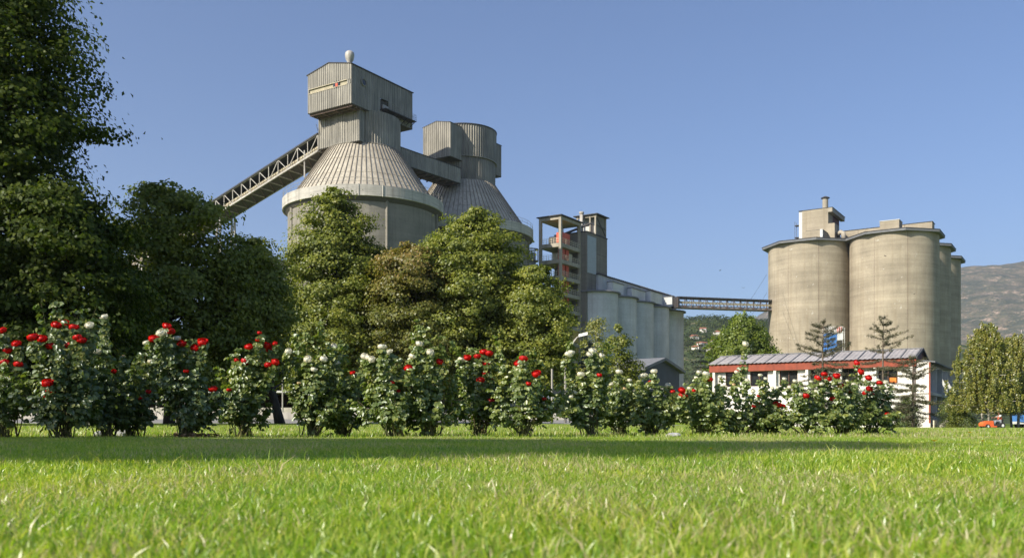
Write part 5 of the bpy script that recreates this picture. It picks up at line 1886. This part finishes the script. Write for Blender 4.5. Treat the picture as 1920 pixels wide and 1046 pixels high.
# ------------------------------------------------------------------ concrete mixer truck, mostly outside the frame
tk = thing('mixer_truck', 'blue and white concrete mixer truck under the birches at the right edge', 'truck', at(1903, 793, 108) + Vector((0, 0, -.75)), -.05)
cb = MB()
cp_ = [(0, .9), (0, 1.9), (.35, 2.75), (1.9, 2.75), (1.9, .9)]
n = 5
cb.add([(x, -1.2, z) for x, z in cp_] + [(x, 1.2, z) for x, z in cp_], [tuple(range(n)), tuple(range(2 * n - 1, n - 1, -1))] + [(i, (i + 1) % n, n + (i + 1) % n, n + i) for i in range(n)])
cbo = cb.build('cab', M['blue_paint'], tk)
MB().box(.5, 1.4, -1.23, -1.19, 1.75, 2.5).build('side_window', M['glass'], cbo)
MB().box(-.02, 7.8, -1.1, 1.1, .65, .95).build('chassis', M['white_paint'], tk)
dr = MB()
prof_ = [(.3, 2.2), (1.0, 2.5), (1.25, 3.6), (1.2, 4.6), (.8, 6.2), (.5, 7.2)]
vs = []; nn_ = 24
for r, x in prof_:
    for k in range(nn_):
        a = 2 * PI * k / nn_
        vs.append((x, r * math.cos(a), 2.1 + (x - 2.2) * .13 + r * math.sin(a)))
dr.add(vs, [(i * nn_ + k, i * nn_ + (k + 1) % nn_, (i + 1) * nn_ + (k + 1) % nn_, (i + 1) * nn_ + k) for i in range(len(prof_) - 1) for k in range(nn_)])
dr.build('drum', M['white_paint'], tk, True)
for x in (1.0, 5.4, 6.7):
    for y in (-1.05, 1.05):
        wo = MB().tube([(x, y - .15, .5), (x, y + .15, .5)], .5, 20).build('wheel', M['rubber'], tk)
        MB().tube([(x, y - .17, .5), (x, y + .17, .5)], .25, 12).build('rim', M['steel_lt'], wo)

# ------------------------------------------------------------------ birds
brd = None
for i, (px, py, Yd, lab) in enumerate(((1350, 507, 120, 'tiny dark bird high over the lattice bridge'), (1394, 540, 110, 'tiny dark bird lower, nearer the left beige silo'),
                                       (1660, 480, 130, 'small dark bird crossing the upper face of the nearest beige silo'), (1714, 551, 120, 'small dark bird crossing the middle of the nearest beige silo'))):
    p = at(px, py, Yd)
    if brd is None:
        brd = thing('bird', lab, 'bird', p, .3, 'swifts in the sky')
        b = MB().tube([(-.16, 0, 0), (-.08, 0, .0), (.04, 0, .0), (.16, 0, .01)], [.01, .035, .03, .006], 6)
        b.build('body', M['steel_dk'], brd)
        for s_ in (-1, 1):
            MB().add([(-.05, s_ * .02, .01), (.03, s_ * .02, .01), (.10, s_ * .22, .09), (.16, s_ * .34, .05), (.02, s_ * .18, .085)], [(0, 1, 2, 3, 4)]).build('wing', M['steel_dk'], brd)
    else:
        dup(brd, p, i * 1.3, .9 + .1 * i, lab)

# ------------------------------------------------------------------ far hills, houses and mountain
def hill_mat(name, stops, rock, s1, s2):
    m, nt, out = new_mat(name)
    tc = N(nt, 'ShaderNodeTexCoord')
    o = tc.outputs['Object']
    a = noise_at(nt, o, (1, 1, 2.0), s1, 9, .72, .6)
    b_ = noise_at(nt, o, (1, 1, 2.5), s2, 8, .75)
    c = ramp(nt, a, stops)
    c = mixc(nt, ramp(nt, b_, [(.54, 0.0), (.63, .85)]), c, rock)
    vo = noise_at(nt, o, (1, 1, 1), s2 * 7, 4, .7)
    c = mixc(nt, 1.0, c, ramp(nt, vo, [(.35, .55), (.6, 1.15)]), 'MULTIPLY')
    b = N(nt, 'ShaderNodeBsdfPrincipled')
    nt.links.new(c, b.inputs['Base Color'])
    b.inputs['Roughness'].default_value = .95
    b.inputs['Specular IOR Level'].default_value = .05
    nt.links.new(b.outputs[0], out.inputs[0])
    return m


def fbm(X, Y, seed, base, octs=6):
    r = np.random.default_rng(seed)
    Z = np.zeros_like(X); amp = 1; f = base
    for _ in range(octs):
        for _k in range(3):
            a = r.uniform(0, 2 * PI); ph_ = r.uniform(0, 2 * PI)
            Z += amp * np.sin(f * (X * math.cos(a) + Y * math.sin(a)) + ph_ + 1.3 * np.sin(f * .7 * (X * math.sin(a) - Y * math.cos(a)) + ph_ * 2)) / 3
        amp *= .52; f *= 2.03
    return Z


def height_sheet(name, x0, x1, y0, y1, nx, ny, zf, mat):
    X, Y = np.meshgrid(np.linspace(x0, x1, nx), np.linspace(y0, y1, ny))
    Z = zf(X, Y)
    idx = np.arange(nx * ny).reshape(ny, nx)
    Fc = np.stack([idx[:-1, :-1], idx[:-1, 1:], idx[1:, 1:], idx[1:, :-1]], -1).reshape(-1, 4)
    me = bpy.data.meshes.new(name)
    me.from_pydata(np.stack([X, Y, Z], -1).reshape(-1, 3).tolist(), [], Fc.tolist())
    me.materials.append(mat)
    me.polygons.foreach_set('use_smooth', [True] * len(me.polygons))
    ob = bpy.data.objects.new(name, me)
    COL.objects.link(ob)
    return ob


def mz(X, Y):
    u = np.clip((Y - 2300) / 1700, 0, 1)
    ridge = 668 + .10 * (X - 1976) + 22 * fbm(X, X * 0, 3, .004, 4)
    z = ridge * smooth(u) ** .9
    z += 55 * fbm(X, Y, 4, .0045, 7) * (u * (1.15 - u) * 3.0)
    z *= smooth((X - 700) / 700) * .7 + .3
    return z - 2


mtn = height_sheet('mountain', 300, 4200, 2300, 4600, 190, 130, mz,
                   hill_mat('dry scrub mountainside', [(.35, (.05, .06, .032)), (.5, (.095, .092, .05)), (.64, (.18, .14, .09))], (.38, .28, .20), .012, .02))
tag(mtn, 'dry scrub covered mountain at the far right', None, None, 'structure')


def hz_(X, Y):
    u = np.clip((Y - 650) / 420, 0, 1)
    v = smooth((X - 20) / 120) * (1 - .35 * smooth((X - 330) / 300))
    return 116 * smooth(u) * v + 5 * fbm(X, Y, 9, .02, 4) * u - 1


hill = height_sheet('hill', 40, 900, 650, 1150, 120, 70, hz_,
                    hill_mat('wooded hillside', [(.35, (.035, .055, .02)), (.55, (.07, .095, .035)), (.7, (.12, .12, .06))], (.26, .22, .13), .03, .04))
tag(hill, 'low wooded hill beyond the grey silos', None, None, 'structure')


def fz(X, Y):
    u = np.clip((Y - 1300) / 500, 0, 1)
    return (118 + 10 * fbm(X, X * 0, 13, .01, 3)) * smooth(u) * smooth((X - 330) / 260) + 4 * fbm(X, Y, 12, .02, 4) * u - 1


hill2 = height_sheet('foothill', 330, 2400, 1300, 2200, 110, 60, fz,
                     hill_mat('green foothill', [(.35, (.04, .06, .02)), (.55, (.08, .095, .03)), (.7, (.15, .12, .04))], (.3, .2, .12), .02, .02))
tag(hill2, 'green foothill below the mountain', None, None, 'structure')

wr = np.random.default_rng(44)
hx_ = wr.uniform(120, 420, 1500); hy_ = wr.uniform(700, 1090, 1500)
hzv = hz_(hx_, hy_)
per = 26
C = np.repeat(np.stack([hx_, hy_, hzv + 2.2], -1), per, 0)
d = wr.normal(size=C.shape); d /= np.linalg.norm(d, axis=1, keepdims=True)
C = C + d * np.array([3.6, 3.6, 3.0]) * np.repeat(wr.uniform(.6, 1.4, 1500), per)[:, None]
rng_s = rng; rng = wr
V = rot_leaves(C, d + wr.normal(size=C.shape) * .4 + np.array([0, 0, .4]), wr.uniform(1.2, 2.4, len(C)), .8, DIAM)
wo = npmesh('hillside_woods', V, [(0, 1, 2, 3)], leafmat('far woods', [(.035, .055, .018), (.055, .08, .025), (.08, .10, .03)], .2, .0, .02))
tag(wo, 'woods scattered over the low hill', None, None, 'stuff')
rng = rng_s
hs = [(1318, 618, 1000, 7, 'small white house high on the wooded hill'), (1302, 632, 900, 8, 'pale house at the left edge of the wooded hill'), (1316, 645, 860, 12, 'largest house on the hill, with a red roof'),
      (1306, 652, 830, 8, 'low pale house below the red roofed one'), (1330, 655, 840, 8, 'pale house right of the red roofed one'), (1345, 624, 980, 7, 'small pale house near the top of the hill'), (1340, 640, 900, 8, 'mid slope house beside trees on the hill')]
for i, (px, py, Yd, w, lab) in enumerate(hs):
    Yd = 700
    while Yd < 1100 and float(hz_(np.array(at(px, py + 4, Yd).x), np.array(float(Yd)))) < at(px, py + 4, Yd).z:
        Yd += 4
    p = at(px, py + 4, Yd)
    w *= .75
    t = thing('hill_house', lab, 'house', p, .3 * i, 'houses on the far hill')
    t.scale = (1, 1, .62)
    MB().box(-w / 2, w / 2, -4, 4, -6, 5).build('wall', M['white_wall'], t)
    r_ = MB().add([(-w / 2 - .5, -4.5, 5), (w / 2 + .5, -4.5, 5), (w / 2 + .5, 4.5, 5), (-w / 2 - .5, 4.5, 5), (-w / 2 - .5, 0, 7.5), (w / 2 + .5, 0, 7.5)], [(0, 1, 5, 4), (2, 3, 4, 5), (0, 4, 3), (1, 2, 5), (0, 3, 2, 1)])
    r_.build('roof', simple('clay tile roof', (.36, .13, .08), .8), t)
    ww = MB()
    for k in range(3):
        ww.box(-w / 2 + 1 + k * (w - 2) / 3, -w / 2 + 2 + k * (w - 2) / 3, -4.05, -4.0, 1.5, 3)
    ww.build('window', M['glass'], t)

# ------------------------------------------------------------------ air
HAZE = True
if HAZE:
    hzm, nt, out = new_mat('thin haze')
    pv = N(nt, 'ShaderNodeVolumePrincipled')
    pv.inputs['Color'].default_value = (.72, .82, 1.0, 1)
    pv.inputs['Density'].default_value = .0001
    pv.inputs['Anisotropy'].default_value = .2
    nt.links.new(pv.outputs[0], out.inputs['Volume'])
    hz = MB().box(-3000, 5000, -600, 5200, -6, 900).build('haze', hzm)
    tag(hz, None, None, None, 'stuff')
